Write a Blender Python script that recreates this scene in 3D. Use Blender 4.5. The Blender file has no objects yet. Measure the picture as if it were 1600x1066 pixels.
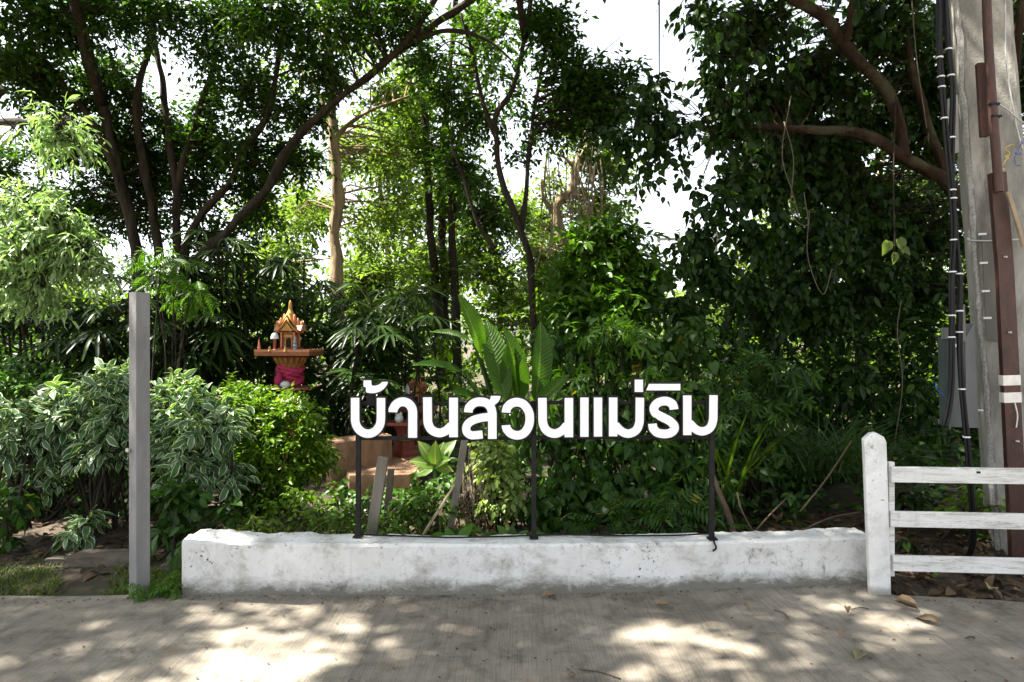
import bpy, bmesh, math, random, zlib
import numpy as np
from mathutils import Vector, Matrix, noise

# ------------------------------------------------------------------ camera, sky, sun, exposure
scene = bpy.context.scene
FPX, EYE = 1066.7, 1.5                      # focal length in photo pixels (24 mm lens), eye height
cam_d = bpy.data.cameras.new('camera')
cam_d.lens, cam_d.sensor_width, cam_d.clip_end, cam_d.clip_start = 24.0, 36.0, 600.0, 0.05
cam = bpy.data.objects.new('camera', cam_d)
cam.location = (0, 0, EYE)
cam.rotation_euler = (math.radians(90), 0, 0)
scene.collection.objects.link(cam)
scene.camera = cam

SUN = Vector((-0.50, 0.05, 0.86)).normalized()          # direction towards the sun
sun_el = math.asin(SUN.z)
sun_az = math.atan2(SUN.x, SUN.y)
world = bpy.data.worlds.new('World')
scene.world = world
world.use_nodes = True
wn, wl = world.node_tree.nodes, world.node_tree.links
wn.clear()
w_out = wn.new('ShaderNodeOutputWorld')
w_bg = wn.new('ShaderNodeBackground')
w_sky = wn.new('ShaderNodeTexSky')
w_sky.sky_type = 'NISHITA'
w_sky.sun_disc = False
w_sky.sun_elevation = sun_el
w_sky.sun_rotation = sun_az
w_sky.dust_density = 2.0
w_sky.air_density = 1.0
w_sky.ozone_density = 0.6
w_bg.inputs['Strength'].default_value = 0.072
w_hs = wn.new('ShaderNodeHueSaturation')            # humid, hazy tropical sky: paler than the clear-air model
w_hs.inputs['Saturation'].default_value = 0.30
wl.new(w_sky.outputs[0], w_hs.inputs['Color'])
wl.new(w_hs.outputs[0], w_bg.inputs['Color'])
wl.new(w_bg.outputs[0], w_out.inputs['Surface'])

sun_d = bpy.data.lights.new('sun', 'SUN')
sun_d.energy = 5.0
sun_d.angle = math.radians(0.8)
sun_d.color = (1.0, 0.94, 0.83)
sun_o = bpy.data.objects.new('sun', sun_d)
sun_o.rotation_euler = SUN.to_track_quat('Z', 'Y').to_euler()
sun_o.location = SUN * 40
scene.collection.objects.link(sun_o)

scene.view_settings.view_transform = 'Standard'
scene.view_settings.look = 'None'
scene.view_settings.gamma = 1.0
scene.view_settings.use_curve_mapping = False
scene.view_settings.exposure = 2.72
scene.cycles.max_bounces = 7
scene.cycles.diffuse_bounces = 4
scene.cycles.transmission_bounces = 4
scene.cycles.transparent_max_bounces = 6
scene.cycles.caustics_reflective = False
scene.cycles.caustics_refractive = False

# ------------------------------------------------------------------ helpers
R = np.random.default_rng(7)
random.seed(7)
COL = scene.collection


def P(px, py, Y):
    """point at depth Y whose picture position is (px, py) of the 1600 x 1066 photograph"""
    return Vector(((px - 800) / FPX * Y, Y, EYE - (py - 533) / FPX * Y))


def tag(o, label=None, cat=None, group=None, kind=None):
    if label: o['label'] = label
    if cat: o['category'] = cat
    if group: o['group'] = group
    if kind: o['kind'] = kind
    return o


def empty(name, loc, label=None, cat=None, group=None):
    o = bpy.data.objects.new(name, None)
    o.empty_display_size = 0.1
    o.location = loc
    COL.objects.link(o)
    return tag(o, label, cat, group)


def link(name, me, mat=None, parent=None):
    """link mesh data given in WORLD coordinates (a parent is only ever translated)"""
    o = bpy.data.objects.new(name, me)
    if mat is not None and len(me.materials) == 0:
        me.materials.append(mat)
    COL.objects.link(o)
    if parent is not None:
        o.parent = parent
        t = Vector((0, 0, 0))
        p = parent
        while p is not None:
            t += Vector(p.location)
            p = p.parent
        o.location = -t
    return o


class MB:
    """collects simple shapes into one mesh, world coordinates"""
    def __init__(s):
        s.v, s.f = [], []

    def add(s, v, f):
        n = len(s.v)
        s.v += [tuple(p) for p in v]
        s.f += [tuple(i + n for i in q) for q in f]
        return s

    def box(s, c, size, rot=None, taper=1.0):
        hx, hy, hz = size[0] / 2, size[1] / 2, size[2] / 2
        pts = []
        for z, k in ((-hz, 1.0), (hz, taper)):
            for x, y in ((-hx, -hy), (hx, -hy), (hx, hy), (-hx, hy)):
                p = Vector((x * k, y * k, z))
                if rot is not None: p = rot @ p
                pts.append(p + Vector(c))
        return s.add(pts, [(0, 3, 2, 1), (4, 5, 6, 7), (0, 1, 5, 4), (1, 2, 6, 5), (2, 3, 7, 6), (3, 0, 4, 7)])

    def prism(s, prof, axis_off):
        """closed profile (list of 3D points) swept by vector axis_off"""
        n = len(prof)
        a = [Vector(p) for p in prof]
        b = [p + Vector(axis_off) for p in a]
        f = [tuple(range(n)), tuple(range(2 * n - 1, n - 1, -1))]
        f += [(i, i + n, (i + 1) % n + n, (i + 1) % n) for i in range(n)]
        return s.add(a + b, f)

    def tube(s, pts, rad, sides=8, cap=True, rough=0.0):
        pts = [Vector(p) for p in pts]
        n = len(pts)
        if not hasattr(rad, '__len__'): rad = [rad] * n
        ref = None
        rings = []
        for i, p in enumerate(pts):
            t = (pts[min(i + 1, n - 1)] - pts[max(i - 1, 0)])
            t = t.normalized() if t.length > 1e-9 else Vector((0, 0, 1))
            if ref is None:
                ref = t.orthogonal().normalized()
            ref = (ref - t * ref.dot(t))
            ref = ref.normalized() if ref.length > 1e-6 else t.orthogonal().normalized()
            b = t.cross(ref)
            ring = []
            for k in range(sides):
                a = 2 * math.pi * k / sides
                rr = rad[i] * (1 + (rough * noise.noise(Vector((p.x * 4 + math.cos(a) * 1.3, p.y * 4 + math.sin(a) * 1.3, p.z * 3))) if rough else 0))
                ring.append(p + (ref * math.cos(a) + b * math.sin(a)) * rr)
            rings.append(ring)
        v = [q for r_ in rings for q in r_]
        f = []
        for i in range(n - 1):
            for k in range(sides):
                k2 = (k + 1) % sides
                f.append((i * sides + k, i * sides + k2, (i + 1) * sides + k2, (i + 1) * sides + k))
        if cap:
            f.append(tuple(range(sides - 1, -1, -1)))
            f.append(tuple((n - 1) * sides + k for k in range(sides)))
        return s.add(v, f)

    def lathe(s, c, prof, sides=14, sy=1.0):
        """prof = [(radius, z)], round the vertical through c"""
        v, f = [], []
        c = Vector(c)
        for r_, z in prof:
            for k in range(sides):
                a = 2 * math.pi * k / sides
                v.append(c + Vector((r_ * math.cos(a), r_ * math.sin(a) * sy, z)))
        for i in range(len(prof) - 1):
            for k in range(sides):
                k2 = (k + 1) % sides
                f.append((i * sides + k, i * sides + k2, (i + 1) * sides + k2, (i + 1) * sides + k))
        f.append(tuple(range(sides - 1, -1, -1)))
        f.append(tuple((len(prof) - 1) * sides + k for k in range(sides)))
        return s.add(v, f)

    def build(s, name, mat, parent=None, smooth=False, bevel=0.0):
        me = bpy.data.meshes.new(name)
        me.from_pydata(s.v, [], s.f)
        bm = bmesh.new(); bm.from_mesh(me)
        bmesh.ops.recalc_face_normals(bm, faces=bm.faces)
        if bevel:
            bmesh.ops.bevel(bm, geom=[e for e in bm.edges if len(e.link_faces) == 2 and e.calc_face_angle(0) > 0.6], offset=bevel, segments=2, affect='EDGES', profile=0.6)
        bm.to_mesh(me); bm.free()
        if smooth:
            me.polygons.foreach_set('use_smooth', [True] * len(me.polygons))
            if smooth != 'all':
                me.set_sharp_from_angle(angle=math.radians(40))
        return link(name, me, mat, parent)


def spline(pts, n=6):
    """Catmull-Rom through points (any dimension tuples); returns list of Vectors"""
    p = [Vector(q) for q in pts]
    if len(p) < 3: return [p[0].lerp(p[-1], i / n) for i in range(n + 1)]
    q = [p[0] * 2 - p[1]] + p + [p[-1] * 2 - p[-2]]
    out = []
    for i in range(1, len(q) - 2):
        for k in range(n):
            t = k / n
            a, b, c, d = q[i - 1], q[i], q[i + 1], q[i + 2]
            out.append(0.5 * ((2 * b) + (c - a) * t + (2 * a - 5 * b + 4 * c - d) * t * t + (3 * b - a - 3 * c + d) * t ** 3))
    out.append(p[-1])
    return out


# ------------------------------------------------------------------ materials
def newmat(name):
    m = bpy.data.materials.new(name)
    m.use_nodes = True
    nt = m.node_tree
    return m, nt.nodes, nt.links, nt.nodes['Principled BSDF']


def ramp(n, stops):
    r_ = n.new('ShaderNodeValToRGB')
    el = r_.color_ramp.elements
    while len(el) < len(stops): el.new(0.5)
    for e, (p, c) in zip(el, stops):
        e.position = p
        e.color = (c[0], c[1], c[2], 1) if hasattr(c, '__len__') else (c, c, c, 1)
    return r_


def noise_tex(n, l, scale, detail=6, rough=0.6, vec=None, dist=0.0):
    t = n.new('ShaderNodeTexNoise')
    t.inputs['Scale'].default_value = scale
    t.inputs['Detail'].default_value = detail
    t.inputs['Roughness'].default_value = rough
    t.inputs['Distortion'].default_value = dist
    if vec is not None: l.new(vec, t.inputs['Vector'])
    return t.outputs[0]


def coords(n, l, scale=(1, 1, 1), rot=(0, 0, 0), kind='Object'):
    tc = n.new('ShaderNodeTexCoord')
    mp = n.new('ShaderNodeMapping')
    mp.inputs['Scale'].default_value = scale
    mp.inputs['Rotation'].default_value = rot
    l.new(tc.outputs[kind], mp.inputs['Vector'])
    return mp.outputs[0]


def mixc(n, l, fac, a, b, mode='MIX'):
    m = n.new('ShaderNodeMix'); m.data_type = 'RGBA'; m.blend_type = mode
    for sock, val in ((0, fac), (6, a), (7, b)):
        if isinstance(val, bpy.types.NodeSocket): l.new(val, m.inputs[sock])
        elif hasattr(val, '__len__'): m.inputs[sock].default_value = (*val[:3], 1)
        else: m.inputs[sock].default_value = val
    return m.outputs[2]


def bump(n, l, bsdf, height, strength=0.4, dist=0.02):
    b = n.new('ShaderNodeBump')
    b.inputs['Strength'].default_value = strength
    b.inputs['Distance'].default_value = dist
    l.new(height, b.inputs['Height'])
    l.new(b.outputs[0], bsdf.inputs['Normal'])


def math_n(n, l, op, a, b=None, clamp=False):
    m = n.new('ShaderNodeMath'); m.operation = op; m.use_clamp = clamp
    for i, val in enumerate((a, b)):
        if val is None: continue
        if isinstance(val, bpy.types.NodeSocket): l.new(val, m.inputs[i])
        else: m.inputs[i].default_value = val
    return m.outputs[0]


def simple(name, col, rough=0.6, var=0.25, scale=8.0, metal=0.0, bmp=0.15, stretch=(1, 1, 1), spec=0.5):
    m, n, l, b = newmat(name)
    v = coords(n, l, stretch)
    t = noise_tex(n, l, scale, 8, 0.65, v)
    lo = tuple(c * (1 - var) for c in col); hi = tuple(min(1, c * (1 + var)) for c in col)
    r_ = ramp(n, [(0.3, lo), (0.7, hi)])
    l.new(t, r_.inputs[0])
    l.new(r_.outputs[0], b.inputs['Base Color'])
    b.inputs['Roughness'].default_value = rough
    b.inputs['Metallic'].default_value = metal
    b.inputs['Specular IOR Level'].default_value = spec
    if bmp: bump(n, l, b, noise_tex(n, l, scale * 5, 6, 0.7, v), bmp, 0.01)
    return m


def leafmat(name, dark, light, trans=0.3, rough=0.42, edge=None, vein=None, autumn_or_lit=None, tint=(1.25, 1.35, 0.45), spec=.28, ribs=0):
    """leaf: colour varies leaf by leaf; light comes through it; edge = pale margin, vein = pale midrib"""
    m, n, l, b = newmat(name)
    g = n.new('ShaderNodeNewGeometry')
    oi = n.new('ShaderNodeObjectInfo')
    s_ = math_n(n, l, 'ADD', g.outputs['Random Per Island'], oi.outputs['Random'])
    rnd = math_n(n, l, 'FRACT', s_)
    stops = [(0.0, dark), (0.85, light)]
    if autumn_or_lit: stops += [(0.982, light), (0.992, autumn_or_lit)]
    r_ = ramp(n, stops)
    l.new(rnd, r_.inputs[0])
    col = r_.outputs[0]
    uv = n.new('ShaderNodeUVMap')
    sp = n.new('ShaderNodeSeparateXYZ')
    l.new(uv.outputs[0], sp.inputs[0])
    off = math_n(n, l, 'ABSOLUTE', math_n(n, l, 'SUBTRACT', sp.outputs[0], 0.5))
    if vein:
        f = math_n(n, l, 'LESS_THAN', off, 0.045)
        col = mixc(n, l, f, col, vein)
    if edge:
        wob = math_n(n, l, 'MULTIPLY', noise_tex(n, l, 9, 3, 0.6, uv.outputs[0]), 0.22)
        f = math_n(n, l, 'GREATER_THAN', math_n(n, l, 'ADD', off, wob), 0.50)
        col = mixc(n, l, f, col, edge)
    if ribs:
        ph = math_n(n, l, 'ADD', math_n(n, l, 'MULTIPLY', sp.outputs[1], ribs), math_n(n, l, 'MULTIPLY', off, -ribs * .22))
        sn = math_n(n, l, 'SINE', ph)
        rr_ = ramp(n, [(0.0, .72), (1.0, 1.08)]); l.new(math_n(n, l, 'MULTIPLY_ADD', sn, .5), rr_.inputs[0])
        col = mixc(n, l, .8, col, rr_.outputs[0], 'MULTIPLY')
        bump(n, l, b, sn, .5, .004)
        tip = noise_tex(n, l, 5, 4, .7, uv.outputs[0]); rt = ramp(n, [(.60, 0.0), (.66, 1.0)]); l.new(math_n(n, l, 'MULTIPLY', math_n(n, l, 'ADD', off, .55), tip), rt.inputs[0])
        col = mixc(n, l, math_n(n, l, 'MULTIPLY', rt.outputs[0], .8), col, (.16, .11, .04))
    l.new(col, b.inputs['Base Color'])
    b.inputs['Roughness'].default_value = rough
    b.inputs['Specular IOR Level'].default_value = spec
    tr = n.new('ShaderNodeBsdfTranslucent')
    tc_ = mixc(n, l, 1.0, col, tint, 'MULTIPLY')
    l.new(tc_, tr.inputs['Color'])
    mx = n.new('ShaderNodeMixShader')
    mx.inputs[0].default_value = trans
    out = [q for q in n if q.type == 'OUTPUT_MATERIAL'][0]
    l.new(b.outputs[0], mx.inputs[1]); l.new(tr.outputs[0], mx.inputs[2])
    l.new(mx.outputs[0], out.inputs['Surface'])
    return m


def barkmat(name, dark, light, scale=9.0, moss=None):
    m, n, l, b = newmat(name)
    v = coords(n, l, (1, 1, 0.22))
    t = noise_tex(n, l, scale, 9, 0.7, v, 0.6)
    r_ = ramp(n, [(0.3, dark), (0.62, light), (0.8, tuple(min(1, c * 1.35) for c in light))])
    l.new(t, r_.inputs[0])
    col = r_.outputs[0]
    if moss:
        t2 = noise_tex(n, l, 3.0, 5, 0.6, coords(n, l))
        r2 = ramp(n, [(0.5, 0.0), (0.6, 1.0)]); l.new(t2, r2.inputs[0])
        col = mixc(n, l, r2.outputs[0], col, moss)
    l.new(col, b.inputs['Base Color'])
    b.inputs['Roughness'].default_value = 0.9
    bump(n, l, b, noise_tex(n, l, scale * 2.2, 8, 0.7, v), 1.0, 0.05)
    b.inputs['Specular IOR Level'].default_value = .15
    return m


# ------------------------------------------------------------------ leaves (numpy)
def strip(rows, fold=0.12, droop=0.15, wav=0.0):
    """leaf blade template: rows = [(y, halfwidth)], first and last may be points. Returns verts, tris, uv"""
    v, uv, idx = [], [], []
    for i, (y, w) in enumerate(rows):
        z = -droop * y * y
        row = []
        if w <= 1e-6:
            v.append((0, y, z)); uv.append((0.5, y)); row = [len(v) - 1] * 3
        else:
            wz = wav * (1 if i % 2 else -1)
            for sgn, u in ((-1, 0.0), (0, 0.5), (1, 1.0)):
                v.append((sgn * w, y, z + abs(sgn) * (fold * w * 2 + wz * w))); uv.append((u, y)); row.append(len(v) - 1)
        idx.append(row)
    t = []
    for a, b in zip(idx[:-1], idx[1:]):
        for k in (0, 1):
            q = [a[k], a[k + 1], b[k + 1], b[k]]
            if q[0] != q[1]: t.append((q[0], q[1], q[2]) if q[2] != q[3] else (q[0], q[1], q[2]))
            if q[2] != q[3]: t.append((q[0], q[2], q[3]))
    return np.array(v, float), np.array(t, int), np.array(uv, float)


def combine(parts):
    vs, ts, us, n = [], [], [], 0
    for v, t, u in parts:
        vs.append(v); ts.append(t + n); us.append(u); n += len(v)
    return np.concatenate(vs), np.concatenate(ts), np.concatenate(us)


def xform(tpl, ang=0.0, scale=1.0, tilt=0.0, off=(0, 0, 0)):
    v, t, u = tpl
    v = v * scale
    c, s = math.cos(tilt), math.sin(tilt)
    v = np.stack([v[:, 0], v[:, 1] * c + v[:, 2] * s, -v[:, 1] * s + v[:, 2] * c], 1)
    c, s = math.cos(ang), math.sin(ang)
    v = np.stack([v[:, 0] * c + v[:, 1] * s, -v[:, 0] * s + v[:, 1] * c, v[:, 2]], 1) + np.array(off)
    return v, t, u


T_SMALL = (np.array([(0, 0, 0), (-.23, .45, .07), (.23, .45, .07), (0, 1, -.06)], float), np.array([(0, 2, 3), (0, 3, 1)]), np.array([(.5, 0), (0, .45), (1, .45), (.5, 1)], float))
T_LENS = strip([(0, 0), (.22, .15), (.55, .19), (.82, .09), (1, 0)], .18, .22)
T_LANCE = strip([(0, 0), (.2, .085), (.5, .12), (.8, .07), (1, 0)], .2, .3)
T_BROAD = strip([(0, 0), (.15, .2), (.45, .29), (.75, .19), (1, 0)], .15, .22)
T_HEART = strip([(0, 0), (-.09, .2), (.12, .36), (.38, .38), (.68, .2), (1, 0)], .12, .25)
T_PADDLE = strip([(0, .012), (.10, .014), (.15, .05), (.24, .095), (.34, .115), (.44, .128), (.54, .132), (.64, .128), (.74, .114), (.84, .088), (.93, .05), (1, 0)], .3, .22, .07)
T_PALM5 = combine([xform(strip([(0, 0), (.35, .1), (.65, .12), (1, 0)], .15, .25), a, s_) for a, s_ in ((-1.5, .62), (-.75, .85), (0, 1), (.75, .85), (1.5, .62))])
_fan = []
for k in range(10):
    a_ = (k - 4.5) * 0.36
    _fan.append(xform(strip([(0, .012), (.3, .055), (.68, .05), (.95, .03), (1.0, 0.012)], .2, .34 + .1 * (k % 3)), a_, 0.86 + 0.16 * math.cos(a_) - .05 * (k % 2)))
T_FAN = combine(_fan)
T_PINNATE = combine([xform(T_LANCE, sgn * 1.05, .42 * (1.1 - abs(y_ - .45)), .15, (0, y_, -.25 * y_ * y_)) for y_ in (.12, .26, .4, .54, .68, .82) for sgn in (-1, 1)] + [xform(T_LANCE, 0, .4, .4, (0, .88, -.2)), strip([(0, .012), (.5, .01), (.95, .006)], 0, .25)])


def norm_(a):
    return a / np.maximum(np.linalg.norm(a, axis=-1, keepdims=True), 1e-9)


def frames(ax, nr):
    ax = norm_(ax)
    nr = norm_(nr - ax * (nr * ax).sum(-1, keepdims=True))
    return np.cross(ax, nr), ax, nr


def leaf_mesh(name, tpl, pos, ax, nr, sc, mat):
    tv, tt, tu = tpl
    M, N = len(pos), len(tv)
    X, A, Z = frames(ax, nr)
    V = pos[:, None, :] + sc[:, None, None] * (tv[None, :, 0:1] * X[:, None, :] + tv[None, :, 1:2] * A[:, None, :] + tv[None, :, 2:3] * Z[:, None, :])
    T = (tt[None, :, :] + (np.arange(M) * N)[:, None, None]).reshape(-1)
    me = bpy.data.meshes.new(name)
    me.vertices.add(M * N)
    me.vertices.foreach_set('co', V.reshape(-1).astype(np.float32))
    me.loops.add(len(T))
    me.loops.foreach_set('vertex_index', T.astype(np.int32))
    nt = len(T) // 3
    me.polygons.add(nt)
    me.polygons.foreach_set('loop_start', (np.arange(nt) * 3).astype(np.int32))
    me.polygons.foreach_set('loop_total', np.full(nt, 3, np.int32))
    uvl = me.uv_layers.new(name='UVMap')
    uvl.data.foreach_set('uv', np.tile(tu, (M, 1))[T].reshape(-1).astype(np.float32))
    me.update(calc_edges=True)
    me.materials.append(mat)
    return me


def to_px(pos):
    Y = np.maximum(pos[:, 1], 0.05)
    return 800 + pos[:, 0] / Y * FPX, 533 - (pos[:, 2] - EYE) / Y * FPX


LEAF_DATA = {}


def leaves(thing, tpl, L, mat, n_obj=0, joined='foliage', single='leaf'):
    """L = (pos, axis, normal, scale). The n_obj leaves that show largest become objects of their own, the rest one mesh"""
    pos, ax, nr, sc = L
    if n_obj:
        px, py = to_px(pos)
        inview = (px > -20) & (px < 1620) & (py > -20) & (py < 1080) & (pos[:, 1] > 1)
        size = np.where(inview, sc / np.maximum(pos[:, 1], .1), 0) * (1.0 if len(pos) < 400 else 1) - pos[:, 1] * 0.002
        order = np.argsort(-size)
        pick = np.zeros(len(pos), bool); pick[order[:n_obj]] = True; pick &= inview
        key = (id(tpl), mat.name)
        if key not in LEAF_DATA:
            LEAF_DATA[key] = leaf_mesh(single, tpl, np.zeros((1, 3)), np.array([[0., 1, 0]]), np.array([[0., 0, 1]]), np.ones(1), mat)
        me = LEAF_DATA[key]
        X, A, Z = frames(ax, nr)
        base = Vector(thing.location)
        for i in np.nonzero(pick)[0]:
            o = bpy.data.objects.new(single, me)
            s_ = sc[i]
            mtx = Matrix(((X[i][0] * s_, A[i][0] * s_, Z[i][0] * s_, pos[i][0] - base.x), (X[i][1] * s_, A[i][1] * s_, Z[i][1] * s_, pos[i][1] - base.y), (X[i][2] * s_, A[i][2] * s_, Z[i][2] * s_, pos[i][2] - base.z), (0, 0, 0, 1)))
            o.parent = thing
            o.matrix_basis = mtx
            COL.objects.link(o)
        rest = ~pick
        pos, ax, nr, sc = pos[rest], ax[rest], nr[rest], sc[rest]
    if len(pos):
        o = link(joined, leaf_mesh(joined, tpl, pos, ax, nr, sc, mat), None, thing)
        if n_obj: o['kind'] = 'stuff'
        return o


def rand_dir(n):
    return norm_(R.normal(size=(n, 3)))


# openings in the canopy through which the sun reaches the ground: (point, radius)
WELLS = []
SN = np.array(SUN)


def sunlit(pos, margin=0.9):
    """False for foliage that hangs in one of the openings"""
    ok = np.ones(len(pos), bool)
    for p, r_, strength in WELLS:
        d = pos - np.array(p)
        t = d @ SN
        off = np.linalg.norm(d - t[:, None] * SN, axis=1)
        ok &= ~((t > margin) & (off < r_) & (R.random(len(pos)) < strength))
    return ok


def sprays(base, dirs, n, length, leaf, droop=0.25, spread=0.9, leafdroop=0.25, jitter=0.35, alt=True, upness=1.0):
    """n leaves along each twig; returns leaf frames"""
    M = len(base)
    length = np.broadcast_to(np.asarray(length, float), (M,))
    t = (np.arange(n) + 0.6) / n
    t = t[None, :] + R.normal(0, .03, (M, n))
    dn = np.array([0, 0, -1.0])
    pos = base[:, None, :] + dirs[:, None, :] * (length[:, None] * t)[:, :, None] + dn * (droop * length[:, None] * t ** 2)[:, :, None]
    tan = norm_(dirs[:, None, :] + dn * (2 * droop * t)[:, :, None])
    up = norm_(np.array([0, 0, 1.0]) + R.normal(0, .25, (M, 1, 3)))
    side = norm_(np.cross(tan, up))
    sgn = np.where(np.arange(n) % 2 == 0, 1.0, -1.0)[None, :, None]
    last = (np.arange(n) >= n - 1)[None, :, None]
    ax = np.where(last, tan, tan * 0.55 + side * sgn * spread) + dn * leafdroop + R.normal(0, jitter, (M, n, 3))
    nr = up * upness + R.normal(0, jitter + .1, (M, n, 3)) + side * sgn * 0.2
    sc = leaf * R.uniform(.45, 1.22, (M, n))
    return pos.reshape(-1, 3), norm_(ax).reshape(-1, 3), nr.reshape(-1, 3), sc.reshape(-1)


def cat(Ls):
    return tuple(np.concatenate([L[k] for L in Ls]) for k in range(4))


def blob_points(blobs, per, sub=10, subr=0.38, shell=0.45, flat=0.8):
    """blobs = [(centre Vector, radius)]; scatter twig bases in irregular clumps inside each"""
    B, D, C = [], [], []
    w = np.array([q[1] for q in blobs]) ** 1.5
    w = w / w.mean()
    for (c, r_), wt in zip(blobs, w):
        k = max(2, int(sub * min(1.4, wt ** .5)))
        cc = np.array(c) + rand_dir(k) * (R.random((k, 1)) ** .5) * r_ * np.array([.8, .8, .8 * flat])
        m = max(3, int(per * wt))
        which = R.integers(0, k, m)
        d = rand_dir(m)
        rad = R.uniform(shell, 1, (m, 1)) * r_ * subr * R.uniform(.6, 1.25, k)[which][:, None]
        B.append(cc[which] + d * rad * np.array([1, 1, flat]))
        D.append(norm_(d + R.normal(0, .45, (m, 3)) + np.array([0, 0, .08])))
        C.append(cc)
    return np.concatenate(B), np.concatenate(D), np.concatenate(C)


def twig_mesh(mb, limbs, centers, r0=0.018, maxd=3.5):
    """thin branches from the nearest limb point to every clump"""
    pts = np.array([tuple(p) for lb in limbs for p in lb])
    for c in centers:
        d = pts - c
        cost = np.linalg.norm(d, axis=1) + np.maximum(d[:, 2], 0) * 0.8
        i = int(np.argmin(cost))
        if cost[i] > maxd: continue
        a, b = Vector(pts[i]), Vector(c)
        L = (b - a).length
        mid = a.lerp(b, .5) + Vector(R.normal(0, .09 * L, 3)) + Vector((0, 0, .08 * L))
        path = spline([a, mid, b], 4)
        n = len(path)
        mb.tube(path, [r0 * (1 - .75 * k / (n - 1)) for k in range(n)], 5, cap=False)
        for q in range(3):
            e = b + Vector(R.normal(0, .3, 3)) * min(1.0, L * .6 + .25)
            k = int(R.integers(n // 2, n))
            mb.tube([path[k], path[k].lerp(e, .5) + Vector(R.normal(0, .04, 3)), e], [r0 * .45, r0 * .3, r0 * .12], 4, cap=False)


def reseed(text):
    """every plant grows from its own random sequence"""
    global R
    R = np.random.default_rng(zlib.crc32(text.encode()))


def stem_px(pts, n=6):
    """[(px, py, Y)] -> smooth 3D path"""
    return spline([P(*q) for q in pts], n)


def limb(parent, name, path, r0, r1, mat, sides=10, rough=0.55):
    n = len(path)
    path = [p + Vector((noise.noise(p * 2.3), noise.noise(p * 2.3 + Vector((9, 4, 1))), 0)) * (r0 * .3) if 0 < i < n - 1 else p for i, p in enumerate(path)]
    return MB().tube(path, [r0 + (r1 - r0) * (i / (n - 1)) for i in range(n)], sides, True, rough).build(name, mat, parent, smooth='all')

# ------------------------------------------------------------------ surface materials
def road_material():
    m, n, l, b = newmat('brushed_concrete')
    v = coords(n, l)
    big = noise_tex(n, l, 0.8, 6, 0.62, v)
    mid = noise_tex(n, l, 5.0, 8, 0.7, v, 0.6)
    streak = noise_tex(n, l, 1.0, 3, 0.6, coords(n, l, (190, 2.4, 1), (0, 0, math.radians(7))))
    scratch = noise_tex(n, l, 1.0, 2, 0.5, coords(n, l, (60, 1.1, 1), (0, 0, math.radians(12))))
    grain = noise_tex(n, l, 330, 3, 0.75, v)
    r1 = ramp(n, [(0.3, (.150, .128, .101)), (0.5, (.225, .198, .160)), (0.72, (.30, .268, .220))]); l.new(big, r1.inputs[0])
    r2 = ramp(n, [(0.32, .52), (0.52, 1.0), (.72, 1.2)]); l.new(mid, r2.inputs[0])
    c = mixc(n, l, 1.0, r1.outputs[0], r2.outputs[0], 'MULTIPLY')
    r3 = ramp(n, [(0.38, .66), (0.5, 1.0), (0.7, 1.08)]); l.new(streak, r3.inputs[0])
    c = mixc(n, l, 0.72, c, r3.outputs[0], 'MULTIPLY')
    r3b = ramp(n, [(0.27, .45), (0.34, 1.0)]); l.new(scratch, r3b.inputs[0])
    c = mixc(n, l, 0.35, c, r3b.outputs[0], 'MULTIPLY')
    r4 = ramp(n, [(0.35, .62), (0.6, 1.15)]); l.new(grain, r4.inputs[0])
    c = mixc(n, l, 0.9, c, r4.outputs[0], 'MULTIPLY')
    spot = noise_tex(n, l, 2.6, 4, 0.6, v); r5 = ramp(n, [(0.62, 0.0), (0.70, 1.0)]); l.new(spot, r5.inputs[0])
    c = mixc(n, l, math_n(n, l, 'MULTIPLY', r5.outputs[0], .4), c, (.20, .125, .06))
    l.new(c, b.inputs['Base Color'])
    b.inputs['Roughness'].default_value = 0.9
    b.inputs['Specular IOR Level'].default_value = .3
    h = math_n(n, l, 'ADD', math_n(n, l, 'MULTIPLY', streak, 1.2), math_n(n, l, 'MULTIPLY', grain, .8))
    bump(n, l, b, h, 0.6, 0.006)
    return m


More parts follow.
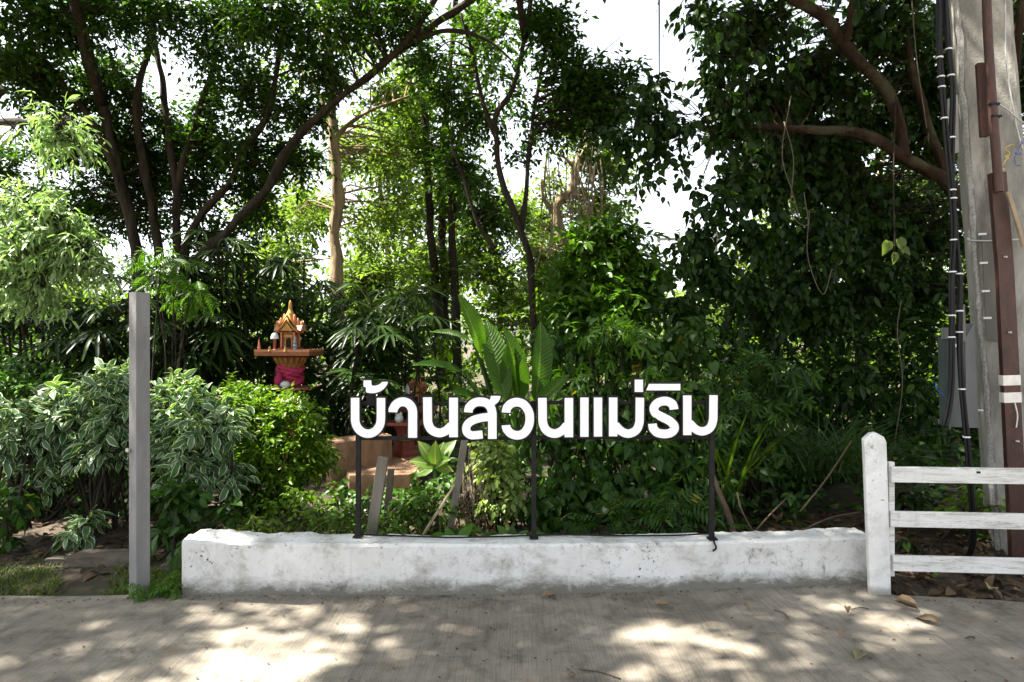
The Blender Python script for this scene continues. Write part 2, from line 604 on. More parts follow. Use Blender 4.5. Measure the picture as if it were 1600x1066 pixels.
def white_paint(name, stain=1.0, base=.74, zdirt=0.12, stretch=(1, 1, 1)):
    m, n, l, b = newmat(name)
    v = coords(n, l, stretch)
    geo = n.new('ShaderNodeNewGeometry')
    sp = n.new('ShaderNodeSeparateXYZ'); l.new(geo.outputs['Position'], sp.inputs[0])
    t1 = noise_tex(n, l, 3.0, 6, 0.65, v)
    r1 = ramp(n, [(0.3, (base * .80, base * .79, base * .75)), (0.65, (base, base, base * .98))]); l.new(t1, r1.inputs[0])
    col = r1.outputs[0]
    # grey mould blotches
    t2 = noise_tex(n, l, 4.2, 9, 0.72, v, .3)
    r2 = ramp(n, [(0.50, 0.0), (0.66, 1.0)]); l.new(t2, r2.inputs[0])
    col = mixc(n, l, math_n(n, l, 'MULTIPLY', r2.outputs[0], .62 * stain), col, (.27, .255, .215))
    t2c = noise_tex(n, l, 16, 9, 0.8, v, .5); r2c = ramp(n, [(0.55, 0.0), (0.63, 1.0)]); l.new(t2c, r2c.inputs[0])
    t2d = noise_tex(n, l, 1.3, 3, 0.5, v); r2d = ramp(n, [(0.42, 0.0), (0.58, 1.0)]); l.new(t2d, r2d.inputs[0])
    col = mixc(n, l, math_n(n, l, 'MULTIPLY', math_n(n, l, 'MULTIPLY', r2c.outputs[0], r2d.outputs[0]), .7 * stain), col, (.20, .19, .16))
    dr = noise_tex(n, l, 1.0, 5, .6, coords(n, l, (30, 30, 1.3))); rd = ramp(n, [(.58, 0.0), (.72, 1.0)]); l.new(dr, rd.inputs[0])
    col = mixc(n, l, math_n(n, l, 'MULTIPLY', rd.outputs[0], .16 * stain), col, (.30, .285, .24))
    # pits and dark specks
    t3 = noise_tex(n, l, 42, 4, 0.6, v); r3 = ramp(n, [(0.63, 0.0), (0.67, 1.0)]); l.new(t3, r3.inputs[0])
    t3b = noise_tex(n, l, 2.2, 3, 0.5, v); r3b = ramp(n, [(0.45, 0.0), (0.6, 1.0)]); l.new(t3b, r3b.inputs[0])
    col = mixc(n, l, math_n(n, l, 'MULTIPLY', math_n(n, l, 'MULTIPLY', r3.outputs[0], r3b.outputs[0]), .85 * stain), col, (.06, .06, .055))
    # splash dirt and moss along the foot
    t4 = noise_tex(n, l, 9.0, 9, 0.8, coords(n, l, (.5, .5, 1)), .4)
    low = math_n(n, l, 'SUBTRACT', 1.0, math_n(n, l, 'DIVIDE', sp.outputs[2], zdirt), True)
    f = math_n(n, l, 'MULTIPLY', low, t4)
    r4 = ramp(n, [(0.22, 0.0), (0.42, 1.0)]); l.new(f, r4.inputs[0])
    col = mixc(n, l, math_n(n, l, 'MULTIPLY', r4.outputs[0], .9 * min(1, stain)), col, (.10, .095, .07))
    l.new(col, b.inputs['Base Color'])
    b.inputs['Roughness'].default_value = 0.75
    hh = math_n(n, l, 'ADD', noise_tex(n, l, 18, 8, 0.7, v), math_n(n, l, 'MULTIPLY', r3.outputs[0], -.6))
    bump(n, l, b, hh, 0.5, 0.012)
    return m


def soil_material():
    m, n, l, b = newmat('leafy_soil')
    v = coords(n, l)
    t = noise_tex(n, l, 9, 10, 0.75, v, .5)
    r_ = ramp(n, [(0.3, (.020, .014, .009)), (0.5, (.050, .034, .020)), (0.68, (.10, .072, .042)), (0.8, (.15, .12, .075))])
    l.new(t, r_.inputs[0])
    t2 = noise_tex(n, l, .8, 4, .6, v); r2 = ramp(n, [(0.5, 0.0), (0.62, 1.0)]); l.new(t2, r2.inputs[0])
    col = mixc(n, l, math_n(n, l, 'MULTIPLY', r2.outputs[0], .6), r_.outputs[0], (.055, .075, .022))
    l.new(col, b.inputs['Base Color'])
    b.inputs['Roughness'].default_value = 0.95
    bump(n, l, b, t, 0.9, 0.05)
    return m


M_ROAD = road_material()
M_SOIL = soil_material()
M_WALL = white_paint('whitewashed_concrete', 1.25, .69, .19)
M_FENCE = white_paint('white_painted_board', 1.35, .74, .05, (.35, 9, 9))
M_FPOST = white_paint('white_painted_concrete_post', .7, .74, .10)
M_LETTER = simple('white_acrylic', (.86, .87, .88), .25, .015, 3, bmp=0)
M_BLACK = simple('black_painted_steel', (.013, .0125, .013), .6, .3, 14, spec=.2)
M_FRAME = simple('dark_painted_steel_tube', (.014, .013, .0125), .65, .5, 20, spec=.2)
M_GREY = simple('grey_concrete_post', (.175, .172, .168), .9, .28, 5, bmp=.6, stretch=(1, 1, .35))
M_WOOD = simple('weathered_grey_wood', (.17, .15, .12), .9, .35, 14, stretch=(1, 1, .12), bmp=.5)
M_CABLE = simple('black_rubber_cable', (.010, .010, .011), .55, .2, 9, bmp=0, spec=.2)
M_TIE = simple('white_nylon', (.7, .71, .72), .4, .05, 5, bmp=0)
M_WIRE = simple('galvanised_wire', (.42, .42, .41), .45, .2, 30, metal=.6, bmp=0)


def pole_material():
    m, n, l, b = newmat('aged_pole_concrete')
    v = coords(n, l)
    t = noise_tex(n, l, 4, 8, .7, coords(n, l, (1, 1, .35)))
    r_ = ramp(n, [(.28, (.10, .095, .085)), (.5, (.25, .24, .215)), (.7, (.40, .385, .35))]); l.new(t, r_.inputs[0])
    t2 = noise_tex(n, l, 2.0, 9, .75, coords(n, l, (3, 3, .5))); r2 = ramp(n, [(.55, 0.0), (.68, 1.0)]); l.new(t2, r2.inputs[0])
    c = mixc(n, l, math_n(n, l, 'MULTIPLY', r2.outputs[0], .7), r_.outputs[0], (.075, .07, .06))
    l.new(c, b.inputs['Base Color']); b.inputs['Roughness'].default_value = .92
    bump(n, l, b, noise_tex(n, l, 60, 6, .7, v), .6, .01)
    return m


def rust_material():
    m, n, l, b = newmat('red_oxide_steel')
    t = noise_tex(n, l, 16, 10, .78, coords(n, l, (1, 1, .4)), .5)
    r_ = ramp(n, [(.3, (.018, .008, .006)), (.5, (.046, .016, .010)), (.7, (.082, .030, .018)), (.82, (.15, .075, .045))]); l.new(t, r_.inputs[0])
    l.new(r_.outputs[0], b.inputs['Base Color']); b.inputs['Roughness'].default_value = .62
    bump(n, l, b, noise_tex(n, l, 40, 6, .7, coords(n, l)), .35, .008)
    return m


M_POLE, M_RUST = pole_material(), rust_material()

# ------------------------------------------------------------------ ground and road
def wall_front(x):
    xs = [(-1.95, 4.03), (-.4, 4.03), (.8, 4.08), (1.56, 4.16), (2.22, 4.22)]
    for (a, ya), (b_, yb) in zip(xs[:-1], xs[1:]):
        if x <= b_: return ya + (yb - ya) * (x - a) / (b_ - a)
    return xs[-1][1]


def road_edge(x):
    if -1.93 < x < 2.2: return wall_front(x) + .05
    e = 4.035 + 0.022 * noise.noise(Vector((x * 1.7, 3.1, 0))) + 0.012 * noise.noise(Vector((x * 6, 8.1, 0)))
    if x > 2.25: e -= min(.14, (x - 2.25) * .16)
    if x < -2.0: e -= .01
    return e


def nonuni(lo, hi, a, b, fine, coarse):
    xs = list(np.arange(a, b, fine)) + [b]
    x, st = b, coarse * .3
    while x < hi: x = min(hi, x + st); st = min(st * 1.6, 30); xs.append(x)
    x, st = a, coarse * .3
    while x > lo: x = max(lo, x - st); st = min(st * 1.6, 30); xs.insert(0, x)
    return xs


def sheet(name, xs, ys, zf, mat, kind='structure', yf=None):
    v = [(x, (yf(x, y) if yf else y), 0) for y in ys for x in xs]
    v = [(x, y, zf(x, y)) for x, y, _ in v]
    W = len(xs)
    f = [(j * W + i, j * W + i + 1, (j + 1) * W + i + 1, (j + 1) * W + i) for j in range(len(ys) - 1) for i in range(W - 1)]
    me = bpy.data.meshes.new(name); me.from_pydata(v, [], f)
    me.polygons.foreach_set('use_smooth', [True] * len(f))
    o = link(name, me, mat)
    return tag(o, kind=kind)


def ground_z(x, y):
    t = min(1, max(0, (y - 4.05) / .35))
    z = -.045 + .06 * t
    if y > 4.05:
        z += .03 * noise.noise(Vector((x * 1.1, y * 1.1, 0))) * t + .02 * noise.noise(Vector((x * 4, y * 4, 2))) * t
    if y > 4.4 and x > 2.4: z += .22 * min(1, (y - 4.4) / .9) * min(1, (x - 2.4) / .5)      # litter bank behind the fence
    if y > 12: z += .3 * noise.noise(Vector((x * .1, y * .1, 0)))
    return z


sheet('ground', nonuni(-150, 150, -6, 6, .09, 1.0), nonuni(-60, 260, 4.0, 9, .09, 1.0), ground_z, M_SOIL)
ry = [-60, -20, -6, 0, 1.5, 2.6, 3.2, 3.7, 3.9, 4.0]
sheet('road', nonuni(-150, 150, -5, 5, .06, 1.0), ry, lambda x, y: -.035 if y > 20 else (0.004 * noise.noise(Vector((x * .8, y * .8, 0)))), M_ROAD, yf=lambda x, y: y if y < 3.65 else road_edge(x) - (4.0 - y))

# ------------------------------------------------------------------ low white wall
def wall_top(x):
    return float(np.interp(x, [-1.95, -1.5, -.4, .8, 1.56, 2.22], [.325, .305, .295, .288, .284, .292]))


def build_wall():
    N = 170
    prof = [(0, -.03), (0, .06), (0, .12), (0, .18), (0, .24), (0, .275), (.015, 1), (.05, 1), (.1, 1), (.15, 1), (.2, 1), (.225, .25), (.225, -.03)]
    v, f = [], []
    for i in range(N + 1):
        x = -1.95 + (2.215 + 1.95) * i / N
        top = wall_top(x)
        for k, (d, z) in enumerate(prof):
            zz = top if z == 1 else (z if z < .2 else min(z, top - .012))
            if k == 5: zz = top - .014
            xx = x
            if i == 0 and d > .1: xx += .1 * (d - .0) / .225
            p = Vector((xx, wall_front(x) + d, zz))
            q = p * 3.0
            amp = .007 if k < 5 else .011
            p.y += amp * noise.noise(q * 1.3) + .003 * noise.noise(q * 9)
            if k >= 5: p.z += .005 * noise.noise(q * 1.7 + Vector((5, 0, 0))) + .006 * noise.noise(q * 9) + .005 * noise.noise(q * 23)
            if k >= 8: p.z += .010 * noise.noise(q * 2.5 + Vector((9, 3, 0))) + (.010 if x < -1.2 else 0)
            v.append(p)
    K = len(prof)
    for i in range(N):
        for k in range(K - 1):
            f.append((i * K + k, (i + 1) * K + k, (i + 1) * K + k + 1, i * K + k + 1))
    f.append(tuple(range(K - 1, -1, -1))); f.append(tuple(N * K + k for k in range(K)))
    me = bpy.data.meshes.new('low_wall'); me.from_pydata([tuple(p) for p in v], [], f)
    bm = bmesh.new(); bm.from_mesh(me); bmesh.ops.recalc_face_normals(bm, faces=bm.faces); bm.to_mesh(me); bm.free()
    me.polygons.foreach_set('use_smooth', [True] * len(me.polygons)); me.set_sharp_from_angle(angle=math.radians(35))
    return tag(link('low_wall', me, M_WALL), 'low whitewashed concrete wall with rough top, carrying the lettered sign', 'wall')


build_wall()
cp = [P(q[0], q[1], 4.2) for q in ((556, 846), (620, 845), (700, 848), (780, 848), (836, 849), (900, 848), (980, 845), (1060, 842), (1108, 840))]
for p in cp: p.z = wall_top(p.x) + .014; p.y = wall_front(p.x) + .13 + .02 * math.sin(p.x * 5)
tail = [Vector((cp[-1].x + .01, wall_front(1.2) + .05, .302)), Vector((cp[-1].x + .005, wall_front(1.2) - .012, .285)), Vector((cp[-1].x + .015, wall_front(1.2) - .016, .255)), Vector((cp[-1].x - .005, wall_front(1.2) - .014, .235))]
tag(MB().tube(spline(cp + tail, 6), .006, 6).build('cable', M_CABLE, smooth='all'), 'thin black cable lying along the wall top under the sign', 'cable')

# ------------------------------------------------------------------ sign with raised letters
Z1, Z2 = 5.1613, 5.1613
SY = 4.10


def catm(pts, n=10):
    return [(p.x, p.y) for p in spline([(a, b_, 0) for a, b_ in pts], n)]


def arc(cx, cy, rx, ry_, a0, a1, n=14):
    return [(cx + rx * math.cos(math.radians(a0 + (a1 - a0) * i / n)), cy + ry_ * math.sin(math.radians(a0 + (a1 - a0) * i / n))) for i in range(n + 1)]


# every glyph: list of strokes ('s', width, points) with square ends, or filled outlines ('p', points); units: magnified photo pixels
G1 = [
    [('s', 68, [(128, 267), (128, 340)] + arc(232, 440, 104, 117, 180, 0) + [(337, 340), (337, 268)])],
    [('p', [(196, 126), (259, 126), (259, 158), (266, 168), (290, 170), (318, 162), (338, 148), (346, 138), (395, 138), (382, 168), (360, 196), (330, 216), (296, 228), (262, 230), (238, 228), (216, 222), (214, 180), (196, 179)])],
    [('s', 72, [(433, 383), (434, 362)] + arc(513, 385, 80, 86, 198, 355) + [(592, 430), (592, 590)])],
    [('s', 71, [(711, 263), (712, 340)] + catm([(713, 400), (716, 470), (745, 525), (805, 550), (862, 532), (905, 490)], 6)), ('s', 71, [(922, 266), (922, 585)])],
    [('s', 70, [(1040, 385), (1041, 372)] + catm([(1048, 345), (1082, 312), (1130, 299), (1185, 308), (1222, 345), (1235, 395)], 6) + [(1235, 430), (1235, 599)]),
     ('s', 66, catm([(1225, 420), (1150, 428), (1075, 450), (1030, 490), (1028, 540), (1062, 568), (1110, 568)], 6) + [(1157, 563)]),
     ('p', [(1160, 300), (1212, 290), (1224, 251), (1302, 252), (1296, 280), (1280, 304), (1256, 322), (1250, 350), (1200, 340)])],
    [('s', 70, [(1345, 387), (1346, 374)] + catm([(1354, 345), (1386, 314), (1436, 302), (1490, 322), (1528, 378), (1537, 437), (1526, 500), (1490, 552), (1438, 570), (1386, 556), (1354, 524)], 6) + [(1346, 502), (1345, 488)])],
]
G2 = [
    [('s', 70, [(90, 268), (91, 345)] + catm([(92, 400), (95, 472), (124, 530), (185, 556), (244, 536), (288, 490)], 6)), ('s', 69, [(304, 268), (304, 585)])],
    [('s', 67, [(429, 265), (429, 582)]), ('s', 67, [(539, 265), (539, 580)])],
    [('s', 68, [(661, 265), (661, 578)]), ('s', 68, [(877, 266), (876, 345)] + catm([(875, 400), (872, 470), (845, 530), (785, 556), (728, 538), (678, 488)], 6))],
    [('p', [(835, 121), (902, 121), (902, 220), (835, 220)])],
    [('s', 70, [(1152, 361), (1150, 345)] + catm([(1140, 318), (1106, 298), (1066, 294), (1018, 310), (990, 350), (1006, 394), (1060, 424), (1114, 452), (1152, 490), (1152, 525), (1118, 552), (1066, 558), (1014, 546), (984, 515)], 6) + [(979, 490), (978, 476)])],
    [('p', [(950, 155), (1203, 155), (1203, 207), (928, 207)])],
    [('s', 67, [(1259, 248), (1259, 568)]), ('s', 67, [(1471, 246), (1470, 330)] + catm([(1469, 385), (1466, 455), (1440, 512), (1382, 538), (1326, 520), (1276, 470)], 6))],
]


def sdf(shapes, X, Y):
    d = np.full(X.shape, 1e9)
    for sh in shapes:
        if sh[0] == 's':
            w = sh[1] / 2; pts = sh[2]
            for i, ((ax_, ay), (bx_, by)) in enumerate(zip(pts[:-1], pts[1:])):
                dx, dy = bx_ - ax_, by - ay
                L = math.hypot(dx, dy)
                if L < 1e-6: continue
                ux, uy = dx / L, dy / L
                t = (X - ax_) * ux + (Y - ay) * uy
                nrm_ = np.abs(-(X - ax_) * uy + (Y - ay) * ux)
                lo = 0 if i == 0 else -w * .0
                first, last = i == 0, i == len(pts) - 2
                over = np.maximum(np.maximum(-t, t - L), -1e9)
                if first or last:
                    # square end on the free side, round on the inner side
                    ex = np.maximum(-t, 0) if not first else np.zeros_like(t)
                    ex2 = np.maximum(t - L, 0) if not last else np.zeros_like(t)
                    dr = np.hypot(nrm_, ex + ex2) - w
                    cut = np.full_like(t, -1e9)
                    if first: cut = np.maximum(cut, -t)
                    if last: cut = np.maximum(cut, t - L)
                    di = np.maximum(dr, cut)
                else:
                    di = np.hypot(nrm_, np.maximum(np.maximum(-t, t - L), 0)) - w
                    # keep round joints from poking past the free square ends
                    for (ex_, ey), (ix, iy) in ((pts[0], pts[1]), (pts[-1], pts[-2])):
                        ld = math.hypot(ex_ - ix, ey - iy)
                        vx, vy = (ex_ - ix) / ld, (ey - iy) / ld
                        near = np.hypot(X - ex_, Y - ey) < sh[1] * .75
                        di = np.where(near, np.maximum(di, (X - ex_) * vx + (Y - ey) * vy), di)
                d = np.minimum(d, di)
        else:
            pts = sh[1]
            n = len(pts)
            dist = np.full(X.shape, 1e9); inside = np.zeros(X.shape, bool)
            for i in range(n):
                (ax_, ay), (bx_, by) = pts[i], pts[(i + 1) % n]
                dx, dy = bx_ - ax_, by - ay
                t = np.clip(((X - ax_) * dx + (Y - ay) * dy) / (dx * dx + dy * dy), 0, 1)
                dist = np.minimum(dist, np.hypot(X - ax_ - t * dx, Y - ay - t * dy))
                crs = ((ay > Y) != (by > Y)) & (X < (bx_ - ax_) * (Y - ay) / (by - ay + 1e-12) + ax_)
                inside ^= crs
            d = np.minimum(d, np.where(inside, -dist, dist))
    return d


def contours(D, xs, ys, level):
    """marching squares -> closed loops"""
    S = D - level
    segs = {}
    ny, nx = S.shape

    def ip(i0, j0, i1, j1):
        a, b_ = S[j0, i0], S[j1, i1]
        t = a / (a - b_)
        return (xs[i0] + (xs[i1] - xs[i0]) * t, ys[j0] + (ys[j1] - ys[j0]) * t)
    inn = S < 0
    code = inn[:-1, :-1] * 1 + inn[:-1, 1:] * 2 + inn[1:, 1:] * 4 + inn[1:, :-1] * 8
    E = {1: [(3, 0)], 2: [(0, 1)], 3: [(3, 1)], 4: [(1, 2)], 5: [(3, 2), (1, 0)], 6: [(0, 2)], 7: [(3, 2)], 8: [(2, 3)], 9: [(2, 0)], 10: [(0, 3), (2, 1)], 11: [(2, 1)], 12: [(1, 3)], 13: [(1, 0)], 14: [(0, 3)]}
    nxt, pt = {}, {}
    for j, i in zip(*np.nonzero((code > 0) & (code < 15))):
        for a, b_ in E[int(code[j, i])]:
            ids = []
            for e in (a, b_):
                if e == 0: k = ('h', i, j); q = (i, j, i + 1, j)
                elif e == 2: k = ('h', i, j + 1); q = (i, j + 1, i + 1, j + 1)
                elif e == 3: k = ('v', i, j); q = (i, j, i, j + 1)
                else: k = ('v', i + 1, j); q = (i + 1, j, i + 1, j + 1)
                if k not in pt: pt[k] = ip(*q)
                ids.append(k)
            nxt[ids[0]] = ids[1]
    loops = []
    while nxt:
        k0 = next(iter(nxt)); k = k0; lp = []
        while k in nxt:
            lp.append(pt[k]); k = nxt.pop(k)
        if len(lp) > 8: loops.append(lp)
    return loops


def simplify(lp, tol=0.35):
    out = []
    n = len(lp)
    i = 0
    keep = [lp[0]]
    a = 0
    for j in range(2, n):
        (x0, y0), (x1, y1) = lp[a], lp[j]
        L = math.hypot(x1 - x0, y1 - y0) or 1e-9
        if max(abs((x1 - x0) * (lp[k][1] - y0) - (y1 - y0) * (lp[k][0] - x0)) / L for k in range(a + 1, j)) > tol:
            a = j - 1
            keep.append(lp[a])
    keep.append(lp[-1])
    return keep


sign = empty('lettered_sign', (0, 4.16, .3), 'white raised Thai lettering on a black steel frame standing on the low wall', 'sign')
for glyphs, x0p in ((G1, 530), (G2, 830)):
    for shapes in glyphs:
        allp = [p for sh in shapes for p in sh[-1]]
        lo = np.array(allp).min(0) - 60; hi = np.array(allp).max(0) + 60
        xs = np.arange(lo[0], hi[0], 3.0); ys = np.arange(lo[1], hi[1], 3.0)
        X, Yg = np.meshgrid(xs, ys)
        D = sdf(shapes, X, Yg)

        def w3(p, yy): return P(x0p + p[0] / Z1, 570 + p[1] / Z1, SY) + Vector((0, yy - SY, 0))
        body = MB()
        for lp in contours(D, xs, ys, 11.5):
            lp = simplify(lp)
            body.prism([w3(p, SY + .003) for p in lp], (0, .032, 0))
        bo = body.build('letter', M_BLACK, sign)
        face = MB()
        for lp in contours(D, xs, ys, 0.0):
            face.prism([w3(p, SY) for p in simplify(lp)], (0, .006, 0))
        face.build('letter_face', M_LETTER, bo)
FY = 4.168
for px_ in (560, 834, 1112):
    x = (px_ - 800) / FPX * FY
    zt = 1.135
    zb = wall_top(x) - .01
    MB().box((x, FY, (zb + zt) / 2), (.029, .03, zt - zb)).build('post', M_FRAME, sign, bevel=.003)
    MB().box((x, FY - .01, wall_top(x) + .012), (.055, .06, .008)).build('base_plate', M_FRAME, sign, bevel=.002)
xl, xm, xr = [(q - 800) / FPX * FY for q in (560, 834, 1112)]
for (za, zb2) in ((1.134, 1.142), (.925, .93)):
    for a, b_, z in ((xl + .0145, xm - .0145, za), (xm + .0145, xr - .0145, zb2)):
        MB().box(((a + b_) / 2, FY + .001, z - .018), (b_ - a, .022, .022)).build('rail', M_FRAME, sign, bevel=.003)
for gx, za, zb2 in ((580, 616, 626), (997, 613, 622), (1034, 610, 622)):
    a, b_ = P(gx, za, FY), P(gx, zb2, FY)
    MB().box((a.x, FY - .002, (a.z + b_.z) / 2), (.05, .03, abs(a.z - b_.z) + .03)).build('bracket', M_BLACK, sign)

# ------------------------------------------------------------------ grey square post
def rotz(a): return Matrix.Rotation(a, 3, 'Z')
gp = empty('square_post', ((218 - 800) / FPX * 4.03, 4.03, 0), 'tall plain grey square concrete post standing at the road edge', 'post')
rz = rotz(math.radians(-33.7))
MB().box((gp.location.x, 4.03, .878), (.082, .082, 1.816), rz).build('shaft', M_GREY, gp, bevel=.004)
MB().box((gp.location.x - .052, 4.0, .86), (.03, .012, .02), rz).build('bracket', M_WIRE, gp)

# ------------------------------------------------------------------ white fence
fence = empty('rail_fence', (2.2, 4.05, 0), 'white three-rail fence with a thick pointed concrete end post', 'fence')


def fence_post(x0t, x1t, x0b, x1b, ytop, Y, th, parent):
    prof = [P(x0b, 928, Y), P(x1b, 928, Y), P(x1t, ytop + 13, Y), P(x1t - 4, ytop + 5, Y), P(x1t - 17, ytop - 2, Y), P(x0t + 10, ytop, Y), P(x0t, ytop + 9, Y)]
    prof[0].z = prof[1].z = -.03
    MB().prism(prof, (.012, th, 0)).build('post', M_FPOST, parent, bevel=.006, smooth=True)


fence_post(1350, 1385.5, 1360, 1393, 678, 4.04, .055, fence)
fx0 = (1391 - 800) / FPX * 4.05
for zc, zc2, dx in ((.71, .715, 0), (.447, .448, -.004), (.186, .187, .012)):
    a = Vector((fx0 + dx, 4.045, zc)); b_ = Vector((4.55, 3.86, zc2))
    d = (b_ - a)
    rot = Matrix.Rotation(math.atan2(d.y, d.x), 3, 'Z') @ Matrix.Rotation(-math.atan2(d.z, math.hypot(d.x, d.y)), 3, 'Y')
    MB().box((a + b_) / 2, (d.length, .022, .092), rot).build('rail', M_FENCE, fence, bevel=.003)
MB().box((fx0 + .016, 4.075, .44), (.034, .03, .68)).build('batten', M_FENCE, fence, bevel=.003)
MB().box((4.6, 3.9, .45), (.14, .13, .92)).build('post', M_FPOST, fence, bevel=.006)
MB().box((P(1528, 738, 4.0).x, P(1528, 738, 4.0).y - .004, P(1528, 738, 4.0).z), (.022, .006, .012)).build('knot', M_CABLE, fence)

# ------------------------------------------------------------------ utility pole with its steel channel and cables
up = empty('utility_pole', (3.42, 4.72, 0), 'weathered grey concrete utility pole leaning behind the white fence', 'utility pole')
PY = 4.72
ptop, pbot = P(1472, -700, PY), P(1600, 915, PY)
ang = math.radians(-25)


def pole_pt(z, u, w):
    """point on the leaning pole: height z, local u (along wide face), w"""
    t = (z - pbot.z) / (ptop.z - pbot.z)
    c = pbot.lerp(ptop, t)
    k = 1.06 - .16 * t
    r_ = rotz(ang) @ Vector((u * k, w * k, 0))
    return c + r_


sh_v, sh_f = [], []
hw = .165
ring = [(-hw, -hw), (hw - .02, -hw), (hw, -hw + .02), (hw, hw), (-hw, hw), (-hw, -hw + .0)]
ring = [(-hw + .03, -hw), (hw - .02, -hw), (hw, -hw + .02), (hw, hw - .02), (hw - .02, hw), (-hw + .02, hw), (-hw, hw - .02), (-hw, -hw + .03)]
NZ = 60
for i in range(NZ + 1):
    z = -.1 + (ptop.z + .1) * i / NZ
    for u, w in ring:
        p = pole_pt(z, u, w)
        q = p * 5
        sh_v.append(p + Vector((noise.noise(q), noise.noise(q + Vector((7, 1, 2))), 0)) * .005)
K = len(ring)
for i in range(NZ):
    for k in range(K): sh_f.append((i * K + k, i * K + (k + 1) % K, (i + 1) * K + (k + 1) % K, (i + 1) * K + k))
sh_f.append(tuple(range(K))); sh_f.append(tuple(NZ * K + k for k in range(K)))
MB().add(sh_v, sh_f).build('shaft', M_POLE, up, smooth=True)
# rough mortar bead down the front corner
bead = [pole_pt(.05 + i * .05, -hw + .012 + R.normal(0, .003), -hw + .012 + R.normal(0, .003)) for i in range(112)]
M_BEAD = simple('rough_mortar', (.36, .35, .33), .95, .4, 60, bmp=1.0)
MB().tube(bead, [.016 + R.uniform(-.004, .005) for _ in bead], 7, rough=.9).build('mortar_bead', M_BEAD, up)
MB().prism([P(1489, 150, 4.5), P(1497, 148, 4.5), P(1499, 238, 4.5), P(1490, 240, 4.5)], (.0, .06, 0)).build('bracket', M_POLE, up, bevel=.003)
M_BOARD = simple('grey_board', (.13, .125, .11), .9, .25, 9, stretch=(1, 1, .15), bmp=.4)
BOARDQ = ((1533, 365), (1558, 365), (1567, 532), (1541, 532))
fw = rotz(ang) @ Vector((0, -1, 0))


def on_front(px_, py_, lift=.0):
    """point of the pole's wide face seen at the pixel"""
    d = P(px_, py_, 1.0) - Vector((0, 0, EYE))
    o0 = pole_pt(1.5, 0, -hw)
    # the face leans: use two points along it for its plane
    o1 = pole_pt(4.5, 0, -hw); s_ = rotz(ang) @ Vector((1, 0, 0))
    nn = s_.cross(o1 - o0).normalized()
    t = (o0 - Vector((0, 0, EYE))).dot(nn) / d.dot(nn)
    p = Vector((0, 0, EYE)) + d * t
    return p + (-d.normalized()) * lift


MB().prism([on_front(*q, .004) for q in BOARDQ], fw * .02).build('board', M_BOARD, up)
for py_, lx in ((366, 1535), (411, 1537), (455, 1540), (497, 1543)):
    MB().box(on_front(lx, py_, .03), (.045, .012, .014), rotz(ang)).build('clamp', M_TIE, up)
wr = [on_front(1511, 372, .02), on_front(1520, 376, .03), on_front(1560, 376, .07), on_front(1592, 374, .07), on_front(1606, 372, .02)]
MB().tube(spline(wr, 5), .006, 6).build('tie_wire', M_WIRE, up, smooth='all')
wr = [on_front(1512, 634, .02), on_front(1522, 640, .04), on_front(1536, 642, .03)]
MB().tube(spline(wr, 4), .007, 6).build('cable_tie', M_TIE, up, smooth='all')
# bright wires wound beside the channel
M_YEL = simple('yellow_wire', (.65, .47, .03), .4, .1, 5, bmp=0); M_BLU = simple('blue_wire', (.02, .10, .45), .4, .1, 5, bmp=0)
coil = [on_front(1566 + 5 * math.sin(i * .8 + math.sin(i * .37) * 1.5) + i * .5 + R.normal(0, 1.2), 264 - i * 1.5 + 4 * math.sin(i * .5), .12 + .03 * math.cos(i * .9)) for i in range(28)]
MB().tube(coil, .0026, 5).build('yellow_wire', M_YEL, up, smooth='all')
coil = [on_front(1590 + 4 * math.sin(i * .7 + math.sin(i * .45) * 2) + i * .2 + R.normal(0, 1.2), 258 - i * 1.7 + 5 * math.sin(i * .6), .10 + .03 * math.cos(i)) for i in range(24)]
MB().tube(coil, .0026, 5).build('blue_wire', M_BLU, up, smooth='all')
lw = [on_front(1571, 0, .06), on_front(1572, 90, .06), on_front(1585, 180, .07), on_front(1598, 235, .07)]
MB().tube(spline(lw, 6), .005, 5).build('loose_wire', M_WIRE, up, smooth='all')
lw = [on_front(1556, 160, .10), on_front(1572, 170, .10), on_front(1590, 185, .09), on_front(1606, 196, .08)]
MB().tube(spline(lw, 6), .005, 5).build('loose_wire', M_WIRE, up, smooth='all')

ch = empty('steel_channel', (3.5, 4.45, 0), 'rusty red-brown steel channel and pipe strapped upright against the concrete pole', 'steel channel')


def slab_px(q, Y0, th, name, mat, parent):
    """four-sided bar whose near face is seen at the pixel corners q, at depth Y0"""
    MB().prism([P(*p, Y0) for p in q], (0.01, th, 0)).build(name, mat, parent, bevel=.003)


CY = 4.36
slab_px(((1548, 270), (1573, 268), (1585, 420), (1612, 930), (1584, 930), (1560, 420)), CY, .05, 'channel', M_RUST, ch)
pth = [P(1540, -60, CY - .015), P(1543, 40, CY - .015), P(1549, 140, CY - .015), P(1561, 300, CY - .024)]
MB().tube(spline(pth, 5), .027, 10).build('pipe', M_RUST, ch, smooth=True)
slab_px(((1527, 98), (1541, 97), (1547, 212), (1534, 213)), CY + .03, .04, 'splice_plate', M_RUST, ch)
M_BAND = simple('white_tape', (.66, .63, .58), .8, .15, 20)
for y0, y1 in ((586, 602), (613, 629)):
    t0 = (y0 - 420) / 510; t1 = (y1 - 420) / 510
    slab_px(((1559.5 + 24 * t0, y0 + 1), (1586 + 27 * t0, y0), (1586 + 27 * t1, y1), (1559.5 + 24 * t1, y1 + 1)), CY - .004, .06, 'tape_band', M_BAND, ch)
rp = [P(1586, 630, CY - .012), P(1590, 650, CY - .014), P(1588, 668, CY - .012)]
MB().tube(spline(rp, 4), .004, 5).build('tape_tail', M_BAND, ch)
